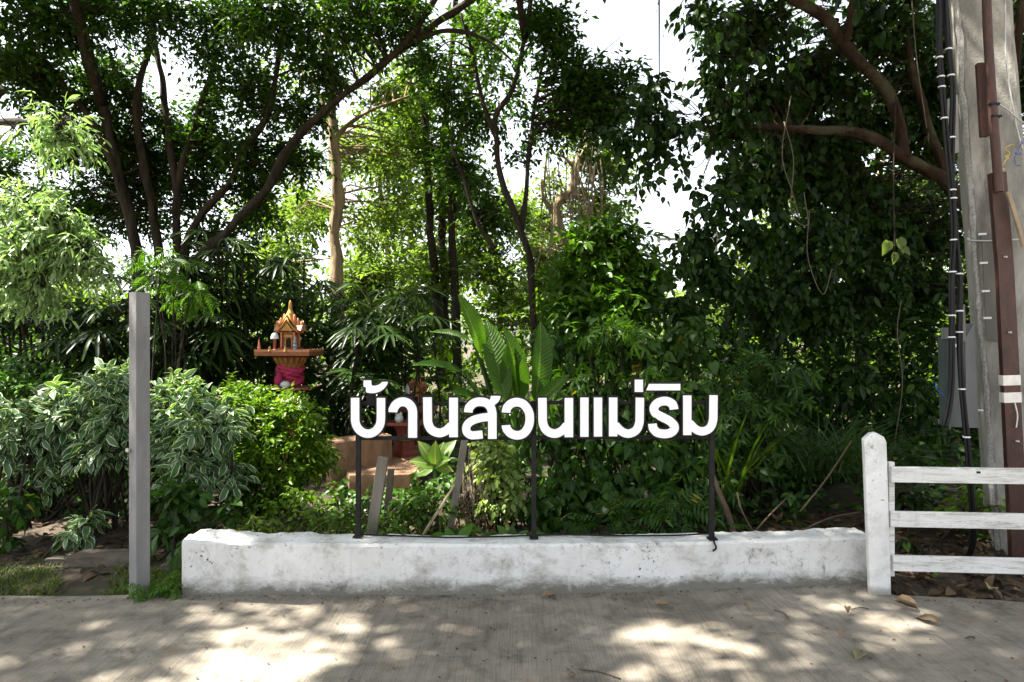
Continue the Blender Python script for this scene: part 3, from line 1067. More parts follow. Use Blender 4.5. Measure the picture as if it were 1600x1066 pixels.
for bx_, by in ((1563, 292), (1571, 402), (1578, 520), (1590, 690)):
    MB().lathe(P(bx_, by, CY - .008), [(.011, -.004), (.013, 0), (.011, .006), (.004, .009)], 6).build('bolt', M_WIRE, ch)
MB().box(P(1553, 163, CY - .03), (.06, .03, .012)).build('pipe_clamp', M_CABLE, ch)
MB().box(P(1556, 182, CY - .03), (.06, .03, .012)).build('pipe_clamp', M_CABLE, ch)
cb_mat = simple('dry_vine_bark', (.30, .23, .15), .9, .35, 20, stretch=(1, 1, .2), bmp=.6)
stp = [P(1574, 300, CY - .03), P(1588, 345, CY - .04), P(1600, 385, CY - .04)]
MB().tube(spline(stp, 5), .016, 7, rough=.5).build('dry_stem', cb_mat, ch)

M_BOX = simple('grey_green_enamel', (.05, .064, .064), .5, .12, 6, bmp=.1)
M_BOX2 = simple('pale_grey_panel', (.11, .113, .116), .6, .12, 6, bmp=.1)
bxY = 4.42
cab = empty('meter_cabinet', P(1504, 668, bxY), 'narrow grey-green electrical cabinet hanging beside the concrete pole', 'cabinet')
MB().prism([P(1484, 668, bxY), P(1509, 668, bxY), P(1507, 530, bxY), P(1481, 527, bxY)], (.02, .14, 0)).build('body', M_BOX, cab, bevel=.004)
MB().prism([P(1510, 669, bxY + .02), P(1530, 669, bxY + .06), P(1522, 505, bxY + .06), P(1508, 530, bxY + .02)], (.0, .08, 0)).build('side_panel', M_BOX2, cab, bevel=.003)
MB().prism([P(1502.5, 534, bxY - .01), P(1510, 534, bxY - .01), P(1508, 476, bxY - .01), P(1501, 476, bxY - .01)], (.0, .05, 0)).build('bracket', M_BOARD, cab, bevel=.002)
MB().prism([P(1478, 530, bxY - .006), P(1485, 530, bxY - .006), P(1484, 512, bxY - .006), P(1478, 512, bxY - .006)], (.0, .05, 0)).build('cap', M_BOX2, cab, bevel=.002)
MB().box(P(1494, 540, bxY - .008), (.03, .01, .02)).build('latch', M_TIE, cab)
MB().tube(spline([P(1477, 620, bxY), P(1464, 608, bxY - .02), P(1462, 598, bxY - .02)], 4), .004, 5).build('wire', M_BLU, cab)

strA = [(1466, -60), (1468, 0), (1468, 90), (1475, 180), (1485, 280), (1491, 360), (1488, 430), (1487, 520), (1486, 600), (1482, 640), (1476, 668)]
strB = [(1474, -60), (1477, 0), (1482, 75), (1488, 140), (1487, 210), (1487, 280), (1495, 380), (1500, 440), (1499, 520), (1502, 600), (1511, 690), (1516, 745)]
for pts, lab, ties in ((strA, 'bundle of black cables with white ties running down to the cabinet', (90, 120, 136, 185, 375, 425, 493, 527)), (strB, 'black cable bundle with white ties passing right of the cabinet to the ground', (77, 118, 215, 297, 310, 428, 486, 519, 608, 683))):
    cb = empty('cable_bundle', P(*pts[-1], 4.34), lab, 'cable')
    path = spline([P(*q, 4.34) for q in pts], 6)
    if pts is strB: path += spline([P(1516, 745, 4.34), P(1522, 840, 4.42), Vector((3.05, 4.6, .0))], 6)
    for k in range(3):
        o_ = [p + Vector((.011 * math.cos(k * 2.1 + p.z * 1.2), .011 * math.sin(k * 2.1 + p.z * 1.2), 0)) for p in path]
        MB().tube(o_, .0095, 6).build('cable', M_CABLE, cb, smooth='all')
    ys_ = [q[1] for q in pts]; xs_ = [q[0] for q in pts]
    for ty in ties:
        tx = float(np.interp(ty, ys_, xs_))
        c = P(tx, ty, 4.34)
        MB().lathe(c, [(.020, -.0045), (.0225, -.002), (.0225, .002), (.020, .0045)], 10).build('cable_tie', M_TIE, cb)

# ------------------------------------------------------------------ overhead line running away to a far pole
FPY = 30.0
fp = empty('distant_utility_pole', (P(1060, 533, FPY).x, FPY, 0), 'distant utility pole with a crossarm showing through the gap in the trees', 'utility pole')
MB().box((P(1118, 0, FPY).x, FPY + .2, 3.15), (.24, .24, 6.6)).build('shaft', M_POLE, fp)
MB().box(P(1076, 374, FPY), (2.8, .1, .11)).build('crossarm', M_POLE, fp)
for q in (1029, 1060, 1086):
    MB().lathe(P(q, 374, FPY), [(.05, .05), (.09, .1), (.05, .16), (.1, .2), (.06, .26), (.08, .3), (.03, .36)], 10).build('insulator', M_POLE, fp, smooth=True)
    MB().lathe(P(q, 374, FPY), [(.04, -.3), (.1, -.22), (.05, -.14), (.08, -.06)], 10).build('insulator', M_POLE, fp, smooth=True)
tipz = P(1030, 366, FPY)
d = Vector((tipz.x, tipz.y, 0)).normalized()
wpath = [Vector((d.x * s_, d.y * s_, tipz.z + .35 * (1 - s_ / 30) - .5 * math.sin(math.pi * s_ / 31))) for s_ in np.linspace(-14, tipz.to_2d().length, 30)]
tag(MB().tube(wpath, .011, 6).build('overhead_wire', M_CABLE, smooth='all'), 'single overhead wire crossing the patch of white sky', 'wire')

# ------------------------------------------------------------------ spirit houses
M_TERRA = simple('orange_brown_paint', (.28, .09, .03), .6, .4, 25, bmp=.15)
M_GOLD = simple('gold_paint', (.40, .22, .045), .45, .35, 30, metal=.3, bmp=.1)
M_ROOFT = simple('peach_roof_paint', (.50, .20, .10), .6, .3, 25, bmp=.1)
M_REDP = simple('dark_red_paint', (.22, .05, .028), .55, .3, 20, bmp=.15)
M_PINK = simple('pink_cloth', (.42, .022, .085), .8, .3, 14, stretch=(1, 1, 4), bmp=.4)
M_BLUEC = simple('blue_cloth', (.05, .10, .32), .7, .3, 14, stretch=(1, 1, 4), bmp=.4)
M_DOORSHADE = simple('doorway_shade', (.015, .01, .008), .9, .2, 10)  # dark colour stands in for the shade inside the shrine doorway
M_CERA = simple('white_glazed_ceramic', (.62, .66, .65), .25, .12, 25, bmp=0)
M_TEAL = simple('grey_blue_ceramic', (.16, .22, .25), .3, .2, 25, bmp=0)


def gable(mb, c, hw_, hd, h, eave=.012):
    """steep little gable roof, ridge running away from the viewer, flared eaves"""
    c = Vector(c)
    prof = [(-hw_, 0), (-hw_ * .62, h * .30), (-hw_ * .3, h * .66), (0, h), (hw_ * .3, h * .66), (hw_ * .62, h * .30), (hw_, 0), (hw_ * .92, -eave), (0, h * .82), (-hw_ * .92, -eave)]
    mb.prism([c + Vector((x, -hd, z)) for x, z in prof], (0, 2 * hd, 0))


def spirit_house(name, c, s, label, red, tall):
    """s = metres per magnified pixel; c = centre of the deck's top"""
    t = empty(name, (c.x, c.y, 0), label, 'spirit house')
    body_m = M_REDP if red else M_TERRA
    def at(u, w, v): return c + Vector((u * s, w * s, v * s))
    # pillar: foot, shaft, flared capital with petals
    zb = .0 - c.z
    pr = [(.17, zb), (.17, zb + .10), (.13, zb + .14), (.105, zb + .2), (.105, -360 * s), (.115, -300 * s), (.13, -170 * s), (.17, -70 * s), (.18, -58 * s)]
    if not tall: pr = [(.15, zb), (.15, zb + .06), (.10, zb + .1), (.085, zb + .16), (.085, -150 * s), (.12, -80 * s), (.15, -60 * s)]
    MB().lathe(c, pr, 4 if red else 16).build('pillar', body_m, t, smooth=True)
    if tall:
        pet = MB()
        for k in range(16):
            a = 2 * math.pi * k / 16
            q = [c + Vector((math.cos(a) * r_, math.sin(a) * r_, z)) for r_, z in ((.128, -175 * s), (.16, -95 * s), (.185, -64 * s))]
            pet.tube(q, [.004, .016, .006], 6)
        pet.build('capital_petals', M_GOLD, t, smooth='all')
    # deck
    D = 275 if tall else 200
    dk = MB().box(at(0, 0, -30), (2 * D * s, 2 * D * s, 40 * s)).build('deck', body_m, t, bevel=.004)
    rim = MB()
    for sx, sy, lx, ly in ((0, -1, 2 * D, 14), (0, 1, 2 * D, 14), (-1, 0, 14, 2 * D - 28), (1, 0, 14, 2 * D - 28)):
        rim.box(at(sx * (D - 7), sy * (D - 7), 2), (lx * s, ly * s, 24 * s))
    rim.build('railing', M_ROOFT if not red else body_m, dk)
    if tall:
        for k in range(26):
            pass
        MB().box(at(20, -80, -380), (500 * s, 420 * s, 18 * s)).build('lower_shelf', M_REDP, t, bevel=.003)
    # plinth, body, columns
    k_ = 1.0 if tall else .75
    MB().box(at(0, 0, 12), (200 * s * k_, 200 * s * k_, 36 * s)).build('plinth', M_REDP, t, bevel=.002)
    MB().box(at(0, 10, 110 * k_), (120 * s * k_, 130 * s * k_, 170 * s * k_)).build('house_body', body_m, t)
    MB().prism([at(x * k_, -57 * k_, z * k_) for x, z in ((-26, 32), (26, 32), (26, 110), (0, 140), (-26, 110))], (0, -3 * s, 0)).build('doorway', M_DOORSHADE, t)
    fr = MB()
    for sx in (-1, 1): fr.box(at(sx * 33 * k_, -60 * k_, 75 * k_), (9 * s, 8 * s, 95 * s * k_))
    fr.box(at(0, -60 * k_, 150 * k_), (84 * s * k_, 8 * s, 26 * s))
    fr.build('door_frame', M_GOLD, t)
    for sx in (-1, 1):
        for sy in (-1, 1):
            MB().box(at(sx * 66 * k_, sy * 85 * k_, 108 * k_), (15 * s, 15 * s, 165 * s * k_)).build('column', body_m if red else M_ROOFT, t)
    # roofs: stacked gables on four sides, stepped prongs, spire
    rf = MB(); gable(rf, at(0, 0, 195 * k_), 108 * s * k_, 112 * s * k_, 125 * s * k_)
    ro = rf.build('roof', M_ROOFT if not red else body_m, t)
    g2 = MB(); gable(g2, at(0, 0, 250 * k_), 88 * s * k_, 92 * s * k_, 120 * s * k_); g2.build('roof_tier', M_GOLD if not red else M_ROOFT, ro)
    g4 = MB()
    cc = at(0, 0, 205 * k_)
    for q in (-1, 1):
        prof = [(-105, 0), (0, 105), (105, 0)]
        g4.prism([cc + Vector((q * 40 * s * k_, x * s * k_, z * s * k_)) for x, z in prof], (q * 98 * s * k_, 0, 0))
    g4.build('side_roof', M_ROOFT if not red else body_m, ro)
    ped = MB(); ped.prism([at(x * k_, -119 * k_, z * k_) for x, z in ((-62, 205), (62, 205), (0, 285))], (0, 5 * s, 0)); ped.build('pediment', M_GOLD, ro)
    bar = MB()
    for sx in (-1, 1):
        bar.tube([at(sx * 112 * k_, -122 * k_, 188 * k_), at(sx * 62 * k_, -122 * k_, 235 * k_), at(sx * 26 * k_, -122 * k_, 285 * k_), at(0, -122 * k_, 335 * k_)], [.008 * k_] * 4, 6)
        bar.tube([at(sx * 92 * k_, -98 * k_, 250 * k_), at(sx * 50 * k_, -98 * k_, 295 * k_), at(0, -98 * k_, 385 * k_)], [.007 * k_] * 3, 6)
    bar.build('bargeboard', M_GOLD, ro, smooth='all')
    for sx, z0, z1 in ((-125, 205, 312), (-88, 230, 345), (-52, 265, 385), (125, 205, 305), (88, 230, 340), (52, 265, 380)):
        MB().lathe(at(sx * k_, -30 * k_, z0 * k_), [(17 * s * k_, 0), (17 * s * k_, (z1 - z0) * s * k_ * .7), (13 * s * k_, (z1 - z0) * s * k_ * .85), (4 * s, (z1 - z0) * s * k_)], 8).build('finial', M_ROOFT, ro, smooth=True)
    sp = [(56, 0), (48, 25), (50, 30), (38, 62), (40, 67), (28, 95), (20, 110), (22, 116), (19, 130), (20, 136), (17, 160), (18, 166), (13, 190), (4, 205)] if tall else [(45, 0), (38, 20), (30, 50), (20, 75), (10, 110), (3, 140)]
    MB().lathe(at(0, 0, 318 * k_), [(r_ * s * k_, z * s * k_) for r_, z in sp], 12).build('spire', M_GOLD, ro, smooth=True)
    return t


s1 = 7.7 / FPX / 6.66
c1 = P(453.8, 548, 7.7)
sh1 = spirit_house('spirit_house', c1, s1, 'ornate orange and gold spirit house on a tall pillar wrapped in pink cloth', False, True)
sash = MB()
for k in range(7):
    z = -.20 - k * .028 - .0
    rr = .134 - k * .003
    ringp = [c1 + Vector((math.cos(a) * (rr + .014 * math.sin(5 * a + k * 2)), math.sin(a) * (rr + .014 * math.sin(5 * a + k * 2)), z + .022 * math.sin(2 * a + k * 1.3))) for a in np.linspace(0, 2 * math.pi, 30)]
    sash.tube(ringp, .022, 7, cap=False)
sash.build('cloth_sash', M_PINK, sh1, smooth='all')
kn = MB()
kn.tube([c1 + Vector((-.06, -.165, -.23)), c1 + Vector((-.075, -.19, -.31)), c1 + Vector((-.08, -.185, -.40))], [.02, .045, .03], 8, rough=.5)
kn.build('cloth_tail', M_PINK, sh1, smooth='all')
kn = MB()
kn.tube([c1 + Vector((-.05, -.17, -.33)), c1 + Vector((-.03, -.19, -.38)), c1 + Vector((-.045, -.185, -.43))], [.02, .035, .02], 8, rough=.5)
kn.tube([c1 + Vector((-.09, -.16, -.35)), c1 + Vector((-.1, -.175, -.41))], [.025, .015], 8)
kn.build('cloth_tail', M_BLUEC, sh1, smooth='all')


def trinket(name, p, prof, mat, label, cat_, sides=12):
    return tag(MB().lathe(p, prof, sides).build(name, mat, smooth=True), label, cat_)


def dk(u, w=-200): return c1 + Vector(((u - 425) * s1, w * s1, -8 * s1))
trinket('stupa_figurine', dk(180, -220), [(.042, 0), (.042, .012), (.018, .016), (.016, .03), (.02, .04), (.012, .06), (.014, .07), (.008, .1), (.003, .14)], M_ROOFT, 'small pale stupa-shaped figurine at the far end of the spirit house deck', 'figurine')
lp_ = empty('deck_lamp', dk(300, -110), 'small lamp with a whitish dome shade on the spirit house deck', 'lamp')
MB().lathe(dk(300, -110), [(.028, 0), (.03, .02), (.012, .03), (.018, .1), (.02, .13), (.01, .16)], 12).build('stem', M_REDP, lp_, smooth=True)
MB().lathe(dk(300, -110), [(.046, .14), (.044, .17), (.03, .2), (.008, .212)], 14).build('shade', M_CERA, lp_, smooth=True)
trinket('tall_vase', dk(515, -130), [(.024, 0), (.03, .02), (.02, .05), (.026, .06), (.014, .08), (.02, .1), (.012, .13), (.014, .17)], M_TEAL, 'slim grey-blue ringed vase beside the spirit house columns', 'vase')
trinket('gold_figurine', dk(305, -270), [(.02, 0), (.022, .01), (.014, .02), (.016, .035), (.01, .05), (.004, .062)], M_GOLD, 'small gold figurine at the front edge left of the spirit house door', 'figurine')
trinket('yellow_figurine', dk(462, -270), [(.022, 0), (.02, .015), (.012, .03), (.014, .042), (.005, .06)], M_GOLD, 'small gold figurine at the front edge right of the spirit house door', 'figurine')
shp = c1 + Vector((20 * s1, -220 * s1, -371 * s1))
trinket('ceramic_jar', shp + Vector((0, 0, 0)), [(.03, 0), (.048, .015), (.052, .035), (.045, .055), (.03, .062), (.034, .07)], M_CERA, 'squat white glazed jar on the lower shelf of the spirit house', 'jar')

s2 = 8.6 / FPX / 6.66
c2 = P(651, 634, 8.6)
sh2 = spirit_house('spirit_house', c2, s2, 'small plain dark red spirit house half hidden behind the sign letters', True, False)
lp2 = empty('hanging_lamp', c2 + Vector((-.1, -.12, .0)), 'small white bell-shaped lamp beside the dark red spirit house roof', 'lamp')
MB().lathe(c2 + Vector((-.1, -.12, 0)), [(.012, 0), (.012, .2)], 8).build('stem', M_REDP, lp2)
MB().lathe(c2 + Vector((-.1, -.12, .16)), [(.04, 0), (.034, .05), (.018, .09), (.006, .12)], 12).build('shade', M_CERA, lp2, smooth=True)
oc = P(632, 658, 7.7)
ot = empty('offering_table', (oc.x, oc.y, .2), 'dark red pedestal offering table seen through the sign letters', 'table')
MB().box(oc + Vector((0, 0, -.02)), (.40, .34, .035)).build('table_top', M_REDP, ot, bevel=.004)
MB().lathe((oc.x, oc.y, 0), [(.16, .17), (.16, .24), (.12, .27), (.11, .37), (.09, .40), (.085, .46), (.10, .5), (.14, oc.z - .04)], 4).build('pedestal', M_REDP, ot)
MB().lathe((oc.x, oc.y, 0), [(.128, .385), (.132, .40), (.128, .415)], 4).build('gold_band', M_GOLD, ot)
trinket('elephant_jar', oc + Vector((-.05, -.08, -.002)), [(.03, 0), (.045, .02), (.05, .05), (.036, .075), (.042, .09), (.03, .11)], M_CERA, 'white patterned pot standing on the dark red offering table', 'pot')

# ------------------------------------------------------------------ concrete plinths under and beside the small shrine
M_TANC = simple('tan_concrete', (.29, .17, .10), .9, .5, 5, bmp=.5, stretch=(1, 1, .4))
def block(name, quad, z0, z1, label, mat=M_TANC):
    mb = MB(); mb.prism([Vector((x, y, z0)) for x, y in quad], (0, 0, z1 - z0))
    return tag(mb.build(name, mat, bevel=.018, smooth=True), label, 'plinth')


def gx(px_, Y): return (px_ - 800) / FPX * Y
block('concrete_plinth', [(gx(537, 6.65), 6.75), (gx(545, 6.6), 6.6), (gx(640, 6.65), 6.65), (gx(655, 6.8), 6.85), (gx(655, 9.2), 9.2), (gx(560, 9.2), 9.2)], -.03, .205, 'low tan concrete platform carrying the dark red offering table')
block('concrete_plinth', [(gx(525, 6.75), 6.75), (gx(613, 7.35), 7.35), (gx(600, 7.6), 7.6), (gx(509, 7.1), 7.1)], .0, .49, 'taller tan concrete kerb block behind the low platform')

# ------------------------------------------------------------------ stakes and sticks behind the wall
def stake(px0, py0, px1, py1, Y, w, th, label, mat=M_WOOD, name='wooden_stake', Yt=None):
    a, b_ = P(px0, py0, Y), P(px1, py1, Yt or Y)
    a.z = min(a.z, .02)
    d_ = (b_ - a).normalized()
    x_ = d_.cross(Vector((0, 1, 0))).normalized(); y_ = x_.cross(d_)
    rot = Matrix((x_, y_, d_)).transposed()
    mb = MB().box((a + b_) / 2, (w, th, (b_ - a).length), rot)
    tag(mb.build(name, mat, bevel=.004), label, 'stake')


stake(576, 850, 599, 714, 4.75, .072, .05, 'thick weathered wooden stake leaning beside the sign post')
stake(601, 845, 611, 733, 4.95, .045, .04, 'shorter dark wooden stake just behind the thick one', simple('dark_wood', (.09, .075, .055), .95, .4, 12, stretch=(1, 1, .12), bmp=.6))
stake(701, 820, 727, 684, 5.1, .05, .04, 'leaning grey wooden stake below the sign between two sign posts')
M_BAMB = simple('dry_bamboo', (.42, .33, .20), .7, .2, 12, stretch=(1, 1, .1))
tag(MB().tube([P(655, 845, 4.75), P(690, 790, 4.95), P(712, 755, 5.1)], [.013, .011, .009], 7).build('bamboo_stick', M_BAMB, smooth='all'), 'pale dry bamboo stick slanting among the weeds behind the wall', 'stick')
M_ROOT = simple('brown_root', (.085, .055, .034), .9, .3, 14, bmp=.5)
tag(MB().tube(spline([P(1152, 860, 5.0), P(1140, 810, 5.05), P(1122, 765, 5.1), P(1112, 735, 5.2)], 5), [.028 - .0011 * i for i in range(16)], 8, rough=.3).build('bent_sapling', M_ROOT, smooth='all'), 'thin bent brown sapling stem beside the end sign post', 'sapling')
for k, q in enumerate((((1165, 848), (1200, 808), (1238, 770)), ((1190, 855), (1160, 800), (1152, 770)), ((1250, 800), (1290, 750), (1330, 690)), ((1215, 850), (1290, 812), (1345, 800)))):
    tag(MB().tube(spline([P(x, y, 5.0 + .1 * i) for i, (x, y) in enumerate(q)], 5), .007, 5).build('dry_twig', M_ROOT, smooth='all'),
        ('thin dry twig forking up from the litter by the bent sapling', 'short dry twig standing in the dark by the bent sapling', 'long dry twig under the grass clump beside the white fence', 'dry twig lying low along the wall near the white fence')[k], 'twig')

# ------------------------------------------------------------------ where the sun gets through
def gpt(px_, py_):
    Y = EYE * FPX / (py_ - 533)
    return (gx(px_, Y), Y, 0.0)


WELLS += [(gpt(x, y), r_, s_) for x, y, r_, s_ in (
    (330, 1060, .46, 1), (420, 1042, .44, 1), (505, 1016, .34, .93), (585, 982, .26, 1), (655, 958, .17, .95), (730, 965, .12, .9), (220, 1070, .18, .9), (560, 1045, .2, .85), (640, 1020, .14, .8), (430, 960, .12, .8),
    (1075, 1005, .34, 1), (1110, 1038, .26, 1), (1035, 968, .2, .95), (1050, 1064, .22, .95), (1500, 1000, .14, .9), (1400, 975, .13, .9), (1570, 975, .13, .9), (1220, 1040, .12, .9), (1160, 955, .1, .9), (1180, 975, .09, .9), (1240, 960, .08, .9), (1290, 995, .10, .9), (1380, 960, .09, .9),
    (1470, 955, .09, .9), (1530, 985, .10, .9), (1590, 1010, .10, .9), (1440, 1030, .08, .9), (1340, 1040, .08, .9), (840, 950, .09, .8), (20, 945, .10, .8), (215, 950, .09, .8), (150, 985, .08, .7))]
WELLS += [(gpt(R.uniform(700, 1600), R.uniform(945, 1066)), R.uniform(.04, .09), .9) for _ in range(40)]
WELLS += [(tuple(P(x, y, Y)), r_, s_) for x, y, Y, r_, s_ in (
    (330, 845, 4.15, .30, .8), (30, 180, 6.0, .6, .95), (80, 250, 6.0, .55, .95), (40, 350, 5.9, .55, .95), (100, 400, 5.9, .5, .95),
    (450, 520, 7.7, .30, .9), (1398, 385, 6.0, .28, 1), (430, 650, 5.7, .40, .85), (770, 740, 5.4, .26, .9), (680, 700, 5.5, .16, .9), (560, 710, 6.9, .25, .9), (600, 735, 6.7, .2, .9),
    (540, 520, 7.4, .22, .9), (260, 430, 6.6, .3, .9), (525, 330, 11.0, .6, .95), (525, 420, 11.0, .5, .95), (895, 300, 12, .5, .9), (890, 390, 12, .5, .9), (285, 640, 5.1, .35, .5), (130, 630, 5.1, .35, .5), (20, 630, 5.1, .3, .5), (345, 680, 5.1, .25, .5), (450, 820, 4.6, .2, .7), (40, 900, 4.2, .12, .6), (212, 640, 4.0, .22, .9), (212, 510, 4.0, .25, .95), (790, 570, 5.8, .36, .95), (850, 560, 5.8, .25, .95), (955, 400, 9, .7, .85), (560, 300, 12, 1.2, .8), (640, 380, 14, 1.5, .8), (480, 420, 13, 1.0, .8), (740, 380, 14, 1.3, .8), (880, 380, 12, .6, .7), (1180, 560, 10, .6, .8), (1280, 590, 10, .6, .8), (1460, 540, 10, .5, .8), (700, 60, 10, 1.0, .6), (420, 60, 9.5, .8, .6))]

# ------------------------------------------------------------------ plant materials
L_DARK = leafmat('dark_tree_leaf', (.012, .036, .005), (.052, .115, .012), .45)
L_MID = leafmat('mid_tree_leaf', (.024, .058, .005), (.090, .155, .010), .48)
L_LIME = leafmat('sunny_tree_leaf', (.060, .112, .018), (.165, .230, .048), .52, tint=(1.15, 1.28, .5))  # brighter base colour carries part of the sunlit look
L_MANGO = leafmat('drooping_sunlit_leaf', (.12, .21, .065), (.28, .38, .17), .42, .34, spec=.5, tint=(1.1, 1.25, .6))  # base colour raised to carry the overexposed sunlight on these leaves
L_HEART = leafmat('heart_vine_leaf', (.004, .014, .003), (.026, .058, .010), .38, .4, vein=(.035, .068, .015), autumn_or_lit=(.07, .13, .014), spec=.17, tint=(1.3, 1.5, .4))  # the rare brighter leaves paint in sunlit green, not autumn colour
L_VINE = leafmat('thicket_vine_leaf', (.013, .040, .008), (.048, .112, .016), .38, .40, vein=(.065, .12, .03), spec=.2, autumn_or_lit=(.30, .22, .02))
L_PALM = leafmat('lady_palm_frond', (.007, .022, .005), (.040, .080, .012), .30, .36, spec=.25)
L_VARI = leafmat('variegated_leaf', (.036, .098, .030), (.085, .168, .056), .30, .38, edge=(.52, .56, .42), spec=.4)
L_SHRUB = leafmat('yellow_green_shrub_leaf', (.040, .100, .006), (.115, .205, .012), .42, .36, autumn_or_lit=(.32, .30, .02))
L_HEDGE = leafmat('green_hedge_leaf', (.028, .080, .012), (.075, .165, .026), .35, .4)
L_BANANA = leafmat('banana_leaf', (.030, .085, .008), (.075, .165, .018), .48, .34, vein=(.14, .22, .05), tint=(1.1, 1.25, .35), ribs=150)
L_DIEFF = leafmat('cream_splashed_leaf', (.10, .19, .03), (.20, .30, .06), .4, .36, edge=(.09, .19, .03), vein=(.38, .42, .16))
L_FERN = leafmat('bright_pinnate_leaf', (.032, .088, .008), (.085, .175, .016), .42, .4)
L_BUSHV = leafmat('pale_mottled_vine_leaf', (.11, .19, .035), (.25, .31, .09), .4, .38)
L_GRASS = leafmat('grass_blade', (.045, .085, .014), (.12, .16, .03), .35, .5, autumn_or_lit=(.26, .20, .09))
L_DGRASS = leafmat('dark_grass_blade', (.025, .065, .018), (.06, .11, .03), .3, .4)
L_DRY = leafmat('dry_leaf', (.035, .022, .012), (.12, .078, .042), .15, .7, tint=(1.1, .9, .5))
B_DARK = barkmat('dark_brown_bark', (.012, .0095, .007), (.054, .043, .031))
B_TAN = barkmat('tan_flaking_bark', (.14, .10, .055), (.38, .28, .17))
B_RED = barkmat('reddish_limb_bark', (.013, .008, .005), (.045, .026, .015), moss=(.055, .050, .028))
B_PALE = barkmat('pale_bark', (.16, .12, .07), (.40, .32, .20))


EXTRA = .76


def tree(name, label, stems, blobs, per, leafkit, bark, base, group=None, extra=None, maxd=1.9, sub=10, twig=.016, n_obj=0, subr=.38, flat=.8):
    """stems = [(part name, path, r0, r1)]; blobs = [(px, py, Y, radius px)]; extra = [(Vector, radius m)] out of the frame"""
    reseed(label)
    t = empty(name, base, label, 'tree', group)
    paths = []
    for nm, path, r0, r1 in stems:
        limb(t, nm, path, r0, r1, bark); paths.append(path)
    tpl, mat, nl, slen, lsize, kw = leafkit
    bl = [(P(x, y, Y), r_ * Y / FPX) for x, y, Y, r_ in blobs]
    Ls, cents = [], []
    B, D, C = blob_points(bl, per, sub, subr, .45, flat)
    # keep the number of twigs in proportion to each blob's volume on screen
    ok = sunlit(B)
    B, D = B[ok], D[ok]
    Ls.append(sprays(B, D, nl, slen * R.uniform(.7, 1.3, len(B)), lsize, **kw))
    cents.append(C[sunlit(C)])
    if extra:
        B, D, C = blob_points(extra, int(per * EXTRA), sub, subr + .04)
        ok = sunlit(B); B, D = B[ok], D[ok]
        Ls.append(sprays(B, D, nl, slen * 1.5 * R.uniform(.7, 1.3, len(B)), lsize * 1.7, **kw))
        cents.append(C[sunlit(C)][::3])
    mb = MB(); twig_mesh(mb, paths, np.concatenate(cents), twig, maxd)
    if mb.v: mb.build('twigs', bark, t, smooth='all')['kind'] = 'stuff'
    leaves(t, tpl, cat(Ls), mat, n_obj, 'crown')
    return t


KW_UP = dict(droop=.2, spread=.9, leafdroop=.15, jitter=.35)
KW_DROOP = dict(droop=.38, spread=.7, leafdroop=.42, jitter=.3, upness=1.0)
KW_HEART = dict(droop=.45, spread=.7, leafdroop=.8, jitter=.5, upness=.6)

# --- spreading many-stemmed tree behind the lady palms
st = [
    ('stem', stem_px([(235, 640, 9.6), (211, 388, 9.8), (190, 290, 9.8), (160, 164, 9.8), (134, 100, 9.7), (110, 0, 9.5), (80, -160, 9)]), .085, .035),
    ('stem', stem_px([(262, 640, 9.7), (246, 375, 9.9), (220, 242, 10), (216, 142, 10), (233, 78, 10), (245, -40, 9.8), (250, -200, 9.4)]), .066, .032),
    ('stem', stem_px([(280, 640, 9.8), (276, 358, 10.1), (276, 300, 10.1), (268, 245, 10.1), (262, 194, 10.2), (250, 108, 10.2), (240, 60, 10.2), (228, -60, 10)]), .06, .032),
    ('limb', stem_px([(277, 300, 10.1), (284, 260, 10.1), (298, 216, 10.1), (315, 160, 10.1), (340, 80, 9.9), (360, -40, 9.7)]), .05, .026),
    ('limb', stem_px([(200, 320, 9.8), (151, 203, 9.7), (86, 116, 9.5), (43, 73, 9.3), (-40, 10, 9)]), .048, .025),
    ('stem', stem_px([(262, 640, 9.9), (282, 420, 10), (309, 345, 10), (358, 285, 10.0), (388, 224, 9.9), (419, 173, 9.8), (440, 60, 9.5), (450, -60, 9.2)]), .06, .03),
    ('stem', stem_px([(255, 640, 9.7), (300, 430, 9.7), (362, 354, 9.6), (419, 293, 9.5), (445, 240, 9.4), (483, 194, 9.3), (560, 131, 9.1), (650, 58, 8.9), (736, 0, 8.7), (840, -90, 8.4)]), .066, .04),
    ('limb', stem_px([(640, 66, 8.9), (700, 48, 8.8), (760, 62, 8.8), (800, 95, 8.8)]), .035, .012),
    ('limb', stem_px([(620, 82, 8.9), (660, 30, 8.8), (690, -20, 8.7), (700, -80, 8.5)]), .05, .03),
]
bl = [(60, 35, 9, 85), (165, 20, 9.2, 90), (30, 120, 9.4, 50), (110, 150, 9.9, 62), (180, 120, 10.2, 45), (345, 50, 9.6, 70), (430, 35, 9.2, 80), (385, 140, 10, 66), (335, 225, 10.4, 60), (400, 240, 10.2, 60),
      (190, 215, 10.5, 45), (95, 240, 10.6, 62), (300, 300, 10.8, 50), (150, 330, 10.9, 60), (420, 325, 10.8, 55), (60, 330, 11, 70), (540, 35, 9, 70), (510, 110, 9.5, 45), (480, 170, 9.9, 40), (250, 20, 9.4, 50), (620, 20, 8.8, 50), (230, 290, 11, 40), (350, 385, 10.6, 50), (255, 185, 10.6, 26), (325, 175, 10.5, 34), (205, 165, 10.4, 28), (240, 250, 11, 38), (120, 390, 11, 44), (225, 345, 11, 40), (175, 265, 10.8, 40), (0, 260, 10.6, 44), (0, 100, 9.6, 40), (285, 230, 11, 30), (460, 250, 10.4, 36)]
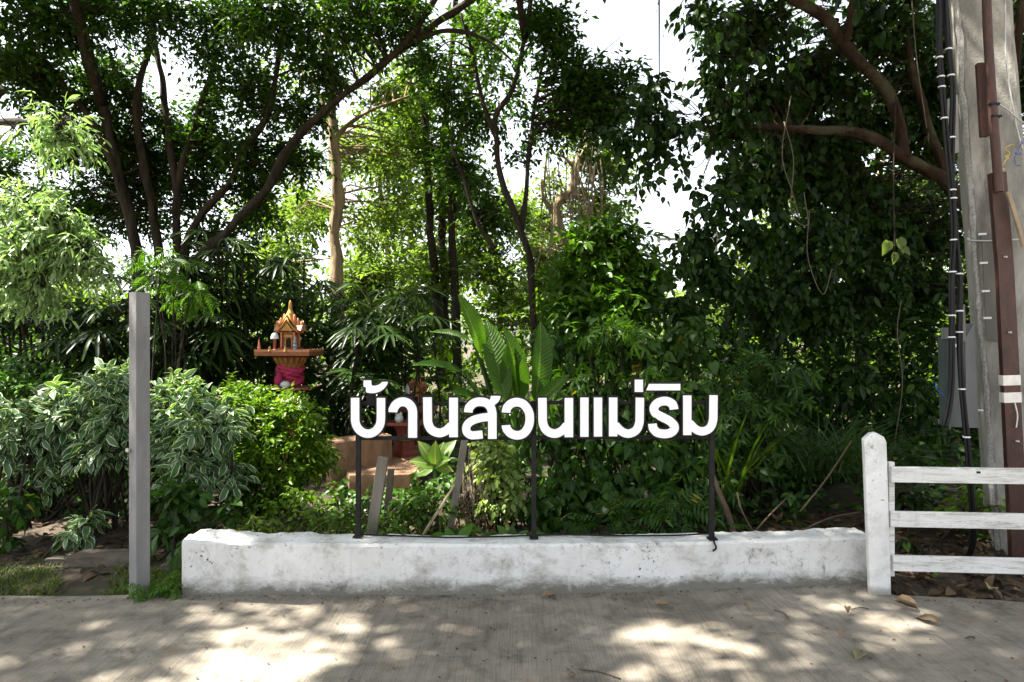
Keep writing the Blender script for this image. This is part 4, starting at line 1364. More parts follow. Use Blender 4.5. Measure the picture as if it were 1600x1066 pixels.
ex = [(Vector((x, y, z)), r_) for x, y, z, r_ in ((-6, 8, 8.0, 1.6), (-4, 7, 8.6, 1.6), (-2, 7.5, 8.4, 1.6), (-5, 10, 8.4, 1.8), (-2.2, 10, 8.2, 1.7), (-7.5, 9, 6.5, 1.6), (-3.2, 5, 8.0, 1.4), (-4.8, 4.6, 7.2, 1.3), (-1.3, 5.2, 7.4, 1.3), (-2.4, 3.6, 6.6, 1.1), (-3.6, 3.9, 5.6, .9))]
ex += [(Vector((-8, 7.6, 5.2)), 1.3), (Vector((-7.3, 8.4, 5.8)), 1.2), (Vector((-9, 8.2, 6)), 1.5), (Vector((-8.6, 6.8, 5.8)), 1.3), (Vector((-6.9, 7.6, 5.6)), 1.0)]  # unseen clumps added left of the frame to shade the palms
ex += [(Vector((x + R.normal(0, .2), y + R.normal(0, .2), 6.4 + R.normal(0, .5))), 1.05) for x in (-7.6, -6.4, -5.2, -4.0, -2.9) for y in (1.8, 2.9, 4.0, 5.1)]
st += [('limb', spline([P(160, 164, 9.8), Vector((-5.2, 7.5, 6.4)), Vector((-5, 5.2, 7.0)), Vector((-4.6, 3.0, 6.9)), Vector((-4.2, 1.6, 6.6))], 6), .07, .03)]
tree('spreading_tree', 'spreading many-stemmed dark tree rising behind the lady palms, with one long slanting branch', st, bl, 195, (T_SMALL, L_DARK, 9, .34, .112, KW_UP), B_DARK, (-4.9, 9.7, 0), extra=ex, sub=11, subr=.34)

# --- pale straight tree
st = [('trunk', stem_px([(528, 640, 11), (525, 450, 11), (524, 370, 11), (528, 290, 11), (522, 220, 11), (518, 160, 11), (512, 60, 11), (508, -40, 11)]), .115, .06),
      ('limb', stem_px([(523, 218, 11), (538, 200, 11), (560, 183, 10.9), (592, 167, 10.8), (640, 150, 10.7)]), .045, .015),
      ('limb', stem_px([(522, 225, 11), (510, 190, 11.1), (500, 150, 11.2), (470, 110, 11.3)]), .05, .02)]
bl = [(470, 250, 12, 60), (560, 240, 12, 60), (600, 150, 11.5, 60), (540, 70, 11.5, 60), (470, 340, 12.5, 48), (600, 330, 12.5, 55), (420, 420, 12.5, 50), (560, 380, 13, 40), (640, 240, 12, 50), (450, 120, 12, 50)]
tree('slender_tree', 'pale tan straight-trunked tree standing right of the spirit house spire', st, bl, 120, (T_SMALL, L_LIME, 9, .38, .13, KW_UP), B_TAN, (-2.8, 11, 0), sub=12, subr=.33)

# --- cluster of thin dark trunks in the middle
cl = [([(688, 600, 12.2), (682, 460, 12.2), (673, 365, 12.2), (668, 250, 12.2), (660, 120, 12), (650, 0, 12)], 'leftmost thin dark trunk of the cluster in the middle of the wood', [(670, 110, 12, 55), (640, 200, 12.3, 45), (690, 230, 12, 45)]),
      ([(696, 600, 12.6), (694, 430, 12.6), (690, 333, 12.6), (694, 200, 12.5), (706, 80, 12.3), (715, -30, 12)], 'middle thin dark trunk of the cluster in the middle of the wood', [(720, 70, 12.2, 60), (740, 160, 12.4, 50), (690, 320, 12.6, 40)]),
      ([(716, 600, 12.0), (710, 440, 12.0), (706, 340, 12.0), (716, 240, 11.9), (735, 130, 11.8), (750, 10, 11.6)], 'rightmost thin dark trunk of the cluster in the middle of the wood', [(760, 40, 11.7, 60), (760, 120, 11.8, 50), (720, 300, 12, 45), (700, 420, 12.3, 40)])]
for pts, lab, blb in cl:
    tree('thin_tree', lab, [('trunk', stem_px(pts), .085, .04)], blb, 130, (T_SMALL, L_MID, 9, .36, .125, KW_UP), B_DARK, P(pts[0][0], 533, pts[0][2]) - Vector((0, 0, 1.5)), group='thin trees of the middle cluster', sub=10)

# --- curved tree whose crown closes the top middle
st = [('trunk', stem_px([(838, 600, 9.2), (832, 470, 9.2), (826, 396, 9.2), (808, 342, 9.2), (786, 288, 9.2), (776, 232, 9.2), (776, 180, 9.2), (800, 140, 9.2), (820, 60, 9.0), (835, -40, 8.8)]), .05, .025),
      ('limb', stem_px([(815, 360, 9.2), (822, 300, 9.3), (830, 210, 9.4), (842, 130, 9.4), (860, 40, 9.2)]), .04, .02),
      ('limb', stem_px([(772, 390, 9.5), (745, 345, 9.5), (725, 280, 9.5), (705, 225, 9.5)]), .035, .015),
      ('limb', stem_px([(778, 225, 9.2), (755, 160, 9.2), (740, 90, 9.1), (720, 20, 9)]), .035, .015)]
bl = [(700, 90, 9.3, 70), (790, 50, 9.3, 90), (850, 50, 9.2, 52), (880, 120, 9.2, 58), (925, 120, 9.2, 36), (960, 150, 9.2, 26), (915, 180, 9.3, 28), (930, 170, 9.2, 45), (860, 190, 9.6, 60), (740, 170, 9.6, 60), (800, 160, 9.6, 50), (715, 270, 10, 34), (765, 340, 10, 34), (945, 195, 9.4, 24), (980, 120, 9.2, 16), (820, 250, 9.6, 24)]
ex = [(Vector((x, y, z)), r_) for x, y, z, r_ in ((.2, 8.5, 7.6, 1.6), (-.6, 9, 8.2, 1.6), (1.2, 7.4, 7.4, 1.0), (-.2, 6.0, 7.2, 1.3), (.8, 4.9, 6.6, 1.1), (-.6, 4.3, 6.2, .9), (0, 10, 8.5, 1.7))]
ex += [(Vector((x + R.normal(0, .2), y + R.normal(0, .2), 6.4 + R.normal(0, .5))), 1.0) for x in (-1.8, -.7, .4) for y in (1.9, 3.0, 4.1)]
st += [('limb', spline([P(820, 60, 9.0), Vector((-.1, 7.2, 6.4)), Vector((-.5, 4.8, 6.8)), Vector((-.8, 2.4, 6.6))], 6), .045, .02)]
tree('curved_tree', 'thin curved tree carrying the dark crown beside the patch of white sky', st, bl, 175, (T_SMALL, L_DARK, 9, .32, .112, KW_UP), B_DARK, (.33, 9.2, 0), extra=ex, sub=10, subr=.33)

# --- pale vine-draped tree
st = [('trunk', stem_px([(925, 600, 12), (915, 440, 12), (898, 400, 12), (871, 351, 12), (868, 320, 12), (894, 297, 12), (903, 252, 12), (925, 215, 12)]), .12, .05),
      ('limb', stem_px([(898, 262, 12), (880, 245, 12), (858, 238, 12)]), .04, .015), ('limb', stem_px([(870, 340, 12), (850, 310, 12), (846, 280, 12)]), .05, .02)]
vt = tree('vine_draped_tree', 'sunlit pale crooked tree hung with dry vines beyond the curved tree', st, [(920, 250, 12.3, 36), (870, 300, 12.5, 36), (930, 320, 12.5, 44), (960, 270, 12.5, 30), (850, 400, 12.5, 40), (900, 215, 12.3, 22)], 110, (T_SMALL, L_LIME, 9, .34, .12, KW_UP), B_PALE, (1.25, 12, 0), sub=12)
M_VINE = simple('dry_hanging_vine', (.24, .19, .13), .9, .35, 12, bmp=0)
for k in range(46):
    x0 = R.uniform(848, 938); y0 = R.uniform(215, 300); y1 = y0 + R.uniform(70, 210)
    path = spline([P(x0, y0, 11.8), P(x0 + R.normal(0, 8), (y0 + y1) / 2, 11.7), P(x0 + R.normal(0, 10), y1, 11.75)], 4)
    MB().tube(path, R.uniform(.007, .015), 4, cap=False).build('hanging_vine', M_VINE, vt)

# --- big-leaved tree overhanging from behind the pole
st = [('trunk', stem_px([(1640, 930, 6.9), (1610, 700, 6.9), (1580, 500, 6.9), (1540, 370, 6.8), (1482, 288, 6.7), (1456, 268, 6.7), (1409, 245, 6.6), (1372, 220, 6.6), (1330, 205, 6.6), (1260, 203, 6.6), (1190, 198, 6.5), (1120, 215, 6.4)]), .085, .03),
      ('limb', stem_px([(1409, 247, 6.6), (1406, 200, 6.6), (1385, 145, 6.6), (1350, 98, 6.5), (1314, 62, 6.5), (1285, 25, 6.4), (1231, -5, 6.3), (1120, -70, 6.0), (1000, -160, 5.7)]), .065, .035),
      ('limb', stem_px([(1320, 66, 6.5), (1330, 20, 6.4), (1345, -60, 6.3)]), .04, .025),
      ('limb', stem_px([(1480, 280, 6.8), (1440, 160, 7), (1415, 60, 7), (1400, -80, 7)]), .045, .03),
      ('limb', stem_px([(1560, 420, 6.9), (1570, 250, 6.9), (1590, 80, 6.8), (1600, -100, 6.7)]), .06, .035)]
bl = [(1080, 385, 6.4, 15), (1108, 372, 6.4, 20), (1062, 412, 6.4, 13), (1120, 330, 6.4, 16), (1030, 250, 6.1, 13), (1062, 212, 6.2, 13), (1010, 292, 6.0, 10), (1085, 300, 6.3, 10), (985, 225, 6.0, 20), (1015, 140, 6.2, 20), (1000, 175, 6.0, 18), (1040, 195, 6.1, 16), (1095, 20, 6.4, 22), (1140, 60, 6.4, 42), (1120, 130, 6.4, 28), (1150, 190, 6.4, 40), (1180, 40, 6.9, 60), (1190, 150, 7, 60), (1200, 270, 7, 66), (1160, 290, 6.6, 30), (1280, 130, 7.4, 80), (1290, 260, 7.4, 80),
      (1170, 365, 6.5, 34), (1250, 390, 7, 76), (1100, 410, 6.5, 20), (1130, 440, 6.5, 32), (1350, 330, 7.4, 80), (1370, 40, 7.2, 70), (1430, 120, 7.6, 70), (1430, 350, 7.6, 70), (1360, 430, 7.4, 64), (1180, 470, 6.9, 60), (1290, 490, 7.3, 50), (1075, 480, 6.4, 34), (1450, 220, 7.8, 60), (1570, 130, 7.6, 70), (1590, 330, 7.4, 60), (1440, 450, 7.6, 46), (1500, 40, 7.6, 60), (1600, 500, 7.4, 50), (1340, 190, 7.9, 70), (1230, 230, 7.9, 80)]
ex = [(Vector((x, y, z)), r_) for x, y, z, r_ in ((2.2, 6.5, 5.8, 1.3), (3.6, 6.8, 6.2, 1.5), (5, 6.6, 6, 1.5), (3.2, 5.2, 6.0, 1.1), (4.6, 5, 5.8, 1.2), (2.0, 4.9, 6.0, 1.0), (1.9, 3.6, 5.6, .8), (3.3, 3.7, 5.4, .9), (4.8, 3.4, 5.6, 1.0), (2.8, 8.2, 6.8, 1.6), (4.6, 8.6, 7, 1.6), (1.7, 7.2, 6.6, 1.0), (5.8, 7.6, 4.8, 1.2), (6, 6, 4, 1.2), (.9, 3.2, 6.0, .6))]
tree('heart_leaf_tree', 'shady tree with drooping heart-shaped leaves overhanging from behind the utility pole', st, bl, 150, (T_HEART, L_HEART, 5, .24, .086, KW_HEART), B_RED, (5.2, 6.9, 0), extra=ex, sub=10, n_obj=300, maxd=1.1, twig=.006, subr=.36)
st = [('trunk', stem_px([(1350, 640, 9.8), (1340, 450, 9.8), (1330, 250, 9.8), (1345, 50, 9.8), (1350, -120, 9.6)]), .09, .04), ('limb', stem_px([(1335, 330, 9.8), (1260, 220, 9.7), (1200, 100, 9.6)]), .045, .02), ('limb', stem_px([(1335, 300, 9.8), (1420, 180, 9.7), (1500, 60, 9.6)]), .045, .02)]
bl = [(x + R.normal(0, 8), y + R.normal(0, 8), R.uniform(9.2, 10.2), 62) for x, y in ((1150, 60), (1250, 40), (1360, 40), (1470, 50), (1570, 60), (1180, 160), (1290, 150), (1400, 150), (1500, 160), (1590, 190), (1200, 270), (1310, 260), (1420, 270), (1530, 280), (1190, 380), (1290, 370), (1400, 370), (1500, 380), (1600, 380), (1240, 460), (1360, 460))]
tree('added_backing_tree', 'dim small-leaved tree standing behind the heart-leaved tree on the shady side', st, bl, 74, (T_LENS, L_HEART, 8, .34, .115, KW_UP), B_DARK, (4.9, 9.8, 0), sub=10, subr=.36)  # invented tree, put behind to block the bright background
lt = empty('lit_vine_shoot', P(1398, 400, 6.0), 'hanging vine shoot with four bright sunlit yellow-green leaves', 'vine')
MB().tube(spline([P(1400, 150, 6.2), P(1396, 280, 6.1), P(1398, 370, 6.0), P(1396, 410, 6.0)], 5), .006, 5).build('stem', B_DARK, lt)
for x, y, dx, dz, s_ in ((1388, 378, -.3, -.8, .13), (1404, 374, .4, -.8, .14), (1398, 396, -.05, -1, .10), (1412, 388, .7, -.6, .09)):
    p = np.array([P(x, y, 6.0)]); leaves(lt, T_HEART, (p, np.array([[dx, -.1, dz]]), np.array([[.1, -1, .3]]), np.array([s_])), L_LIME, 1)

M_LIANA = simple('shaded_liana', (.09, .075, .05), .9, .3, 12, bmp=0)  # darker copy of the vine colour, with the tree's shade painted in
# --- loose stems and lianas hanging in the shade of that tree
for k, q in enumerate((((1236, 150), (1222, 240), (1238, 300), (1250, 345)), ((1225, 190), (1240, 250), (1236, 330), (1262, 352), (1256, 300)), ((1265, 330), (1262, 400), (1285, 460), (1300, 420)), ((1425, 0), (1432, 90), (1448, 200)), ((1408, 470), (1402, 520), (1410, 600), (1398, 690)))):
    tag(MB().tube(spline([P(x, y, 6.15) for x, y in q], 6), .0048, 5).build('liana', M_LIANA, smooth='all'), ('thin pale liana dangling highest below the shady limb', 'looping pale liana below the shady limb', 'low curling liana hanging under the shady tree', 'mossy liana hanging above the cable bundles', 'liana dangling below the bright yellow-green leaves')[k], 'liana')

# --- pale drooping tree at the picture's edge
st = [('trunk', stem_px([(-170, 900, 6.6), (-150, 500, 6.6), (-110, 300, 6.5), (-60, 200, 6.4), (0, 140, 6.2)]), .12, .05), ('limb', stem_px([(-130, 400, 6.5), (-60, 340, 6.2), (20, 310, 6.0), (90, 330, 5.9)]), .05, .02),
      ('limb', stem_px([(-60, 200, 6.4), (20, 190, 6.1), (90, 200, 5.9)]), .04, .015), ('limb', stem_px([(-60, 380, 6.3), (40, 375, 6), (110, 385, 5.9), (138, 400, 5.9)]), .03, .012)]
bl = [(10, 150, 6.0, 36), (50, 185, 5.9, 36), (95, 200, 5.9, 30), (20, 205, 6.0, 34), (-30, 180, 6.0, 50), (20, 315, 5.9, 34), (75, 340, 5.9, 36), (115, 385, 5.9, 32), (40, 380, 5.9, 40), (90, 415, 6, 26), (-10, 400, 6, 40), (10, 440, 6.1, 30), (148, 415, 5.9, 18), (60, 455, 6.0, 24), (125, 225, 5.9, 16)]
tree('drooping_tree', 'tree with sunlit pale drooping leaves at the edge left of the grey post', st, bl, 66, (T_LANCE, L_MANGO, 10, .27, .10, dict(droop=.38, spread=.75, leafdroop=.4, jitter=.45, upness=1.0)), B_DARK, (-6.2, 6.6, 0), sub=16, n_obj=250, maxd=2.0, flat=.42, subr=.34)

# --- broad green bush tree in front of the sky gap
st = [('trunk', stem_px([(960, 640, 9), (955, 520, 9), (950, 440, 9), (945, 370, 9)]), .06, .025), ('limb', stem_px([(953, 480, 9), (985, 430, 8.9), (1000, 400, 8.9)]), .03, .012), ('limb', stem_px([(953, 480, 9), (915, 430, 8.9), (895, 400, 8.9)]), .03, .012)]
tree('leafy_sapling', 'bushy bright green sapling below the patch of white sky', st, [(945, 360, 9, 32), (915, 395, 8.9, 36), (970, 400, 8.9, 42), (1005, 425, 8.9, 28), (900, 440, 8.9, 38), (950, 450, 8.8, 50), (1000, 465, 8.8, 36), (890, 490, 8.6, 40), (950, 500, 8.6, 50)], 95, (T_LENS, L_FERN, 9, .34, .15, dict(droop=.25, spread=.85, leafdroop=.25, jitter=.4)), B_DARK, (1.3, 9, 0), sub=9, maxd=2.0)

# --- woods behind
far = [(-40, 520, 20, [(-40, 480, 20, 60), (60, 500, 20, 50)]), (120, 520, 19, [(110, 470, 19, 40), (170, 500, 19, 50)]), (330, 520, 18, [(320, 470, 18, 50), (380, 440, 18, 50)]),
       (440, 520, 17, [(440, 400, 17, 50), (480, 330, 17, 46), (430, 470, 17, 50), (400, 330, 17, 34)]), (610, 520, 16, [(590, 420, 16, 55), (630, 330, 16, 55), (600, 250, 16, 50), (650, 470, 16, 50), (560, 470, 16, 40)]),
       (660, 520, 19, [(640, 140, 19, 50), (660, 400, 19, 60), (700, 300, 19, 55), (620, 200, 19, 50)]), (760, 520, 17, [(770, 420, 17, 55), (790, 340, 17, 46), (740, 370, 17, 50), (800, 480, 17, 55)]),
       (870, 520, 18, [(850, 460, 18, 50), (880, 410, 18, 50), (840, 350, 18, 36), (900, 480, 18, 50), (940, 340, 18, 26)]), (980, 520, 22, [(970, 490, 22, 40), (930, 440, 22, 40), (960, 430, 22, 30)]),
       (1180, 540, 15, [(1150, 470, 15, 50), (1200, 400, 15, 50), (1180, 540, 15, 44), (1130, 560, 15, 34)]), (1280, 540, 14, [(1270, 480, 14, 44), (1310, 380, 14, 56), (1290, 560, 14, 30), (1240, 300, 14, 50)]), (1400, 540, 15, [(1400, 420, 15, 60), (1440, 300, 15, 60), (1400, 180, 15, 60), (1380, 530, 15, 44)]),
       (1500, 560, 14, [(1490, 470, 14, 44), (1500, 560, 14, 40), (1470, 620, 14, 30), (1540, 420, 14, 50)]), (1640, 540, 15, [(1600, 450, 15, 50), (1620, 300, 15, 60)])]
fnames = ['low sunny tree in the far woods at the photo\'s edge beside the drooping tree', 'low sunny far tree just left of the grey post top', 'far tree showing over the lady palms left of the spirit house', 'far sunny tree behind the trunks left of the pale straight tree', 'tall sunny far tree right of the pale straight trunk',
          'tallest far tree behind the cluster of thin trunks', 'far yellow-green tree between thin trunks and curved tree', 'far sunny tree behind the dry hanging vines', 'farthest low tree below the patch of white sky', 'sunlit far tree glimpsed above the end of the sign',
          'sunlit far tree glimpsed under the shady limb', 'sunlit far tree glimpsed left of the black cable bundles', 'sunlit far tree glimpsed beside the electrical cabinet', 'far tree glimpsed beyond the utility pole']
for (x, y, Y, blb), lab in zip(far, fnames):
    b0 = P(x, 533, Y); b0.z = 0
    tp = P(blb[0][0], min(q[1] for q in blb), Y)
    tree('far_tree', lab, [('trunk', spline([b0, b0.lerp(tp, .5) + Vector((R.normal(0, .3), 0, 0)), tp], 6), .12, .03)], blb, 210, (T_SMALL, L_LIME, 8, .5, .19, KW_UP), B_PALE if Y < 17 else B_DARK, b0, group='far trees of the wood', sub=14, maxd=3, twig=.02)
# continuous low wood far behind
xs = R.uniform(-45, 45, 2300); ys = R.uniform(24, 44, 2300); zs = R.uniform(0, 1, 2300) ** .8 * np.where(np.abs(xs / ys * FPX + 800 - 1045) < 60, 3.6, 4.6)
Bw = np.stack([xs, ys, zs], 1); Dw = rand_dir(len(Bw))
Lw = sprays(Bw, Dw, 14, .9 * R.uniform(.8, 1.4, len(Bw)), .36, **KW_UP)
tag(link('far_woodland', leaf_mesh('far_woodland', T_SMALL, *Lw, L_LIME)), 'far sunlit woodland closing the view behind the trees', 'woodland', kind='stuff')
# thicket between the trunks, below eye level and a little above
n = 2100
xs = R.uniform(-11, 12, n); ys = R.uniform(10.0, 15, n); zs = R.random(n) ** .9 * R.uniform(1.2, 2.7, n)
Bw = np.stack([xs, ys, zs], 1); Lw = sprays(Bw, rand_dir(n), 12, .5 * R.uniform(.7, 1.4, n), .17, **KW_UP)
tag(link('understorey', leaf_mesh('understorey', T_SMALL, *Lw, L_MID)), 'leafy green understorey between the tree trunks', 'undergrowth', kind='stuff')

n = 2600
xs = R.uniform(-9, 9, n); ys = R.uniform(6.6, 12, n); zs = R.random(n) ** 1.6 * .55
Bw = np.stack([xs, ys, zs], 1)[~((xs > -3) & (xs < -.8) & (ys < 9.4))]; Lw = sprays(Bw, norm_(rand_dir(len(Bw)) + np.array([0, 0, .6])), 8, .26 * R.uniform(.7, 1.4, len(Bw)), .10, **KW_UP)
tag(link('ground_weeds', leaf_mesh('ground_weeds', T_LENS, *Lw, L_HEDGE)), 'low green weeds covering the ground under the trees', 'undergrowth', kind='stuff')

n = 1700
xs = R.uniform(-9.5, -1.2, n); ys = R.uniform(9.2, 10.6, n); zs = R.random(n) * (1.9 + .5 * np.sin(xs * 1.3))
Bw = np.stack([xs, ys, zs], 1); Lw = sprays(Bw, rand_dir(n), 10, .45 * R.uniform(.7, 1.4, n), .16, **KW_UP)
tag(link('shade_thicket', leaf_mesh('shade_thicket', T_SMALL, *Lw, L_DARK)), 'dark leafy growth added to deepen the shade behind the lady palms', 'undergrowth', kind='stuff')  # invented backdrop that darkens the view behind the palm canes
n = 1900
xs = R.uniform(2.0, 8, n); ys = R.uniform(6.9, 8.8, n); zs = R.random(n) ** .9 * 2.1
Bw = np.stack([xs, ys, zs], 1); Lw = sprays(Bw, rand_dir(n), 8, .35 * R.uniform(.7, 1.4, n), .13, **KW_UP)
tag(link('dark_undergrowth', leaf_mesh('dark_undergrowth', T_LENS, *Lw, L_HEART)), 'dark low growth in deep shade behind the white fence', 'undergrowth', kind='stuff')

n = 420
xs = R.uniform(1.6, 4.6, n); ys = R.uniform(5.2, 6.9, n); zs = R.random(n) ** 1.5 * .45 + .02
Bw = np.stack([xs, ys, zs], 1); Lw = sprays(Bw, norm_(rand_dir(n) + np.array([0, 0, .5])), 7, .22 * R.uniform(.7, 1.4, n), .085, **KW_UP)
tag(link('creeping_cover', leaf_mesh('creeping_cover', T_BROAD, *Lw, L_VINE)), 'dark creeping plants over the bank beside the white fence', 'undergrowth', kind='stuff')

# ------------------------------------------------------------------ lady palms
def lady_palm(px_, Y, ztop, n, w, label):
    b0 = Vector((gx(px_, Y), Y, 0))
    t = empty('lady_palm', b0, label, 'palm', 'lady palms behind the hedge')
    canes = MB()
    pos, ax, nr, sc = [], [], [], []
    for k in range(n):
        bx_ = b0 + Vector((R.normal(0, w * .35), R.normal(0, .25), 0))
        h = ztop * R.uniform(.35, 1.0)
        top = bx_ + Vector((R.normal(0, .12), R.normal(0, .12), h))
        a = R.uniform(0, 2 * math.pi)
        out = Vector((math.cos(a), math.sin(a) * .8 - .35, R.uniform(-.05, .5))).normalized()
        hub = top + out * R.uniform(.12, .3)
        hx, hy = 800 + hub.x / hub.y * FPX, 533 - (hub.z - EYE) / hub.y * FPX
        if hub.y < 8.3 and 365 < hx < 545 and 430 < hy < 640: continue      # keep clear of the shrine
        if hub.y < 8.9 and 610 < hx < 700 and 560 < hy < 700: continue
        if k % 4 == 0: canes.tube([bx_, bx_.lerp(top, .5) + Vector((R.normal(0, .03), 0, 0)), top], .013, 6, cap=False)
        canes.tube([top - Vector((0, 0, .12)), top.lerp(hub, .6), hub], [.006, .004, .003], 4, cap=False)
        pos.append(hub); ax.append(out + Vector((0, 0, -.25))); nr.append(Vector((out.x * .3, out.y * .3 - .15, 1))); sc.append(R.uniform(.28, .42))
    canes.build('canes', B_DARK, t, smooth='all')['kind'] = 'stuff'
    leaves(t, T_FAN, (np.array(pos), np.array(ax), np.array(nr), np.array(sc)), L_PALM, n, single='frond')


for px_, Y, zt, n, w, lab in ((150, 7.6, 2.0, 46, 1.2, 'lady palm clump rising behind the top of the grey post\'s far side'), (255, 7.9, 2.35, 52, 1.1, 'lady palm clump directly right of the grey post'), (340, 8.3, 2.7, 58, 1.2, 'tallest lady palm clump left of the spirit house'),
                              (415, 8.9, 2.6, 50, 1.0, 'lady palm clump right behind the spirit house'), (560, 8.1, 1.85, 46, .75, 'sunlit lady palm clump right of the spirit house'), (600, 8.3, 2.1, 40, .9, 'lady palm clump above the first letters of the sign'), (40, 7.6, 1.9, 40, 1.2, 'dim lady palm clump at the photo\'s edge behind the hedge')):
    lady_palm(px_, Y, zt, int(n * 1.7), w, lab)

# ------------------------------------------------------------------ shrubs
def shrub(name, label, blobs, per, kit, base, cat_='shrub', n_obj=200, sub=9, stemmat=None, nstem=7, group=None, subr=.40, shell=.5):
    reseed(label)
    t = empty(name, base, label, cat_, group)
    tpl, mat, nl, slen, lsize, kw = kit
    bl = [(P(x, y, Y), r_ * Y / FPX) for x, y, Y, r_ in blobs]
    B, D, C = blob_points(bl, per, sub, subr, shell)
    low = B[:, 2] > .02
    B, D = B[low], D[low]
    L = sprays(B, D, nl, slen * R.uniform(.7, 1.3, len(B)), lsize, **kw)
    leaves(t, tpl, L, mat, n_obj)
    mb = MB()
    b0 = Vector(base)
    if not nstem: return t
    for c in C[R.permutation(len(C))[:nstem * 3]]:
        a = b0 + Vector((R.normal(0, .12), R.normal(0, .1), 0)); c = Vector(c)
        mb.tube(spline([a, a.lerp(c, .55) + Vector((R.normal(0, .05), R.normal(0, .05), .05)), c], 4), [.011, .010, .009, .009, .008, .007, .006, .005, .004], 5, cap=False)
    mb.build('stems', stemmat or B_DARK, t, smooth='all')['kind'] = 'stuff'
    return t


KW_ROS = dict(droop=.25, spread=.85, leafdroop=.35, jitter=.25)
VK = (T_LENS, L_VARI, 8, .13, .118, dict(droop=.25, spread=.85, leafdroop=.3, jitter=.36))
shrub('variegated_shrub', 'cream-edged variegated shrub just right of the grey post, the fullest of the hedge', [(285, 640, 5.2, 44), (250, 690, 5.1, 36), (330, 680, 5.1, 44), (290, 720, 5.1, 46), (345, 650, 5.3, 34), (260, 620, 5.4, 30), (340, 740, 5.1, 30)], 40, VK, P(290, 820, 5.2) * 1.0 - Vector((0, 0, .1)), n_obj=280, group='variegated hedge shrubs')
shrub('variegated_shrub', 'cream-edged variegated shrub just left of the grey post', [(150, 620, 5.3, 44), (190, 660, 5.2, 36), (120, 670, 5.3, 40), (180, 600, 5.4, 30), (170, 700, 5.2, 34)], 38, VK, P(160, 820, 5.3) - Vector((0, 0, .08)), n_obj=240, group='variegated hedge shrubs')
shrub('variegated_shrub', 'cream-edged variegated shrub cut by the photo\'s edge', [(20, 640, 5.0, 34), (60, 680, 5.2, 34), (0, 700, 5.0, 36), (90, 630, 5.4, 30), (50, 740, 5.2, 30)], 26, VK, P(20, 820, 5.1) - Vector((0, 0, .05)), n_obj=180, group='variegated hedge shrubs')
GK = (T_LENS, L_HEDGE, 8, .12, .06, KW_UP)
shrub('green_shrub', 'small-leaved green shrub topping the hedge at the photo\'s edge', [(20, 590, 5.8, 36), (70, 600, 5.8, 32), (110, 650, 5.8, 40), (30, 660, 5.8, 44), (-20, 620, 5.8, 40), (200, 640, 6.0, 40), (70, 720, 5.8, 44), (180, 720, 5.9, 44)], 70, GK, (-4.0, 5.8, 0), n_obj=120)
shrub('yellow_green_shrub', 'rounded yellow-green shrub in front of the spirit house pillar', [(400, 640, 5.7, 46), (450, 650, 5.6, 44), (480, 690, 5.6, 34), (420, 700, 5.5, 50), (370, 630, 5.8, 36), (460, 740, 5.5, 34), (390, 750, 5.5, 40), (495, 720, 5.7, 24), (380, 610, 5.9, 22)], 120, (T_LENS, L_SHRUB, 9, .13, .058, KW_UP), P(430, 810, 5.7) - Vector((0, 0, .05)), n_obj=300, sub=11)
shrub('dark_filler_shrub', 'dark leafy shrub deep in the hedge between variegated bushes', [(230, 700, 6.1, 50), (330, 700, 6.2, 56), (420, 770, 5.9, 40), (130, 740, 6.2, 50), (280, 780, 5.9, 40), (30, 760, 6.1, 50), (380, 800, 5.6, 30), (60, 800, 5.9, 36), (150, 800, 5.9, 36), (230, 800, 5.8, 34), (0, 820, 5.6, 30)], 50, (T_BROAD, L_VINE, 6, .16, .09, KW_ROS), (-3.0, 6.1, 0), n_obj=60)
shrub('small_potted_weed', 'small variegated seedling standing on the bare soil left of the grey post', [(130, 815, 4.75, 16), (128, 835, 4.75, 12)], 9, (T_LENS, L_VARI, 7, .08, .115, KW_ROS), P(130, 868, 4.75), 'plant', 60, 2, nstem=2)
shrub('edge_weed', 'leafy weed at the photo\'s edge under the hedge', [(8, 790, 4.8, 22), (0, 830, 4.8, 18)], 12, (T_BROAD, L_VINE, 6, .1, .10, KW_ROS), P(5, 868, 4.8), 'plant', 60, 3, nstem=2)
shrub('broad_leaf_weed', 'broad-leaved weed between the grey post and the wall end', [(262, 790, 4.75, 24), (300, 770, 4.85, 26), (250, 830, 4.6, 16), (360, 800, 4.8, 16), (285, 840, 4.5, 12)], 14, (T_BROAD, L_VINE, 5, .12, .10, KW_ROS), P(270, 860, 4.7), 'plant', 110, 4, nstem=4)
shrub('pale_vine_mound', 'sunlit pale mottled vine mound under the middle of the sign', [(770, 700, 5.4, 28), (785, 740, 5.3, 28), (760, 730, 5.35, 24), (800, 780, 5.3, 24), (770, 785, 5.4, 26)], 50, (T_BROAD, L_BUSHV, 6, .1, .06, KW_ROS), P(775, 850, 5.4), 'vine', 240, 8)
shrub('weed_patch', 'green weeds round the foot of the wooden stakes', [(640, 790, 5.0, 26), (620, 830, 4.8, 20), (680, 800, 5.1, 26), (655, 770, 5.3, 20), (720, 830, 4.8, 18), (545, 810, 4.9, 22)], 26, (T_BROAD, L_FERN, 6, .12, .062, KW_ROS), P(650, 850, 5.0), 'plant', 200, 6)
dry = shrub('dried_vine_heap', 'brown dried vine tangle hanging beside the leaning stake under the sign', [(735, 730, 5.5, 24), (735, 780, 5.4, 26), (750, 820, 5.3, 20)], 40, (T_LANCE, L_DRY, 6, .16, .055, dict(droop=1.0, spread=.4, leafdroop=.9, jitter=.3)), P(740, 850, 5.4), 'vine', 60, 6)
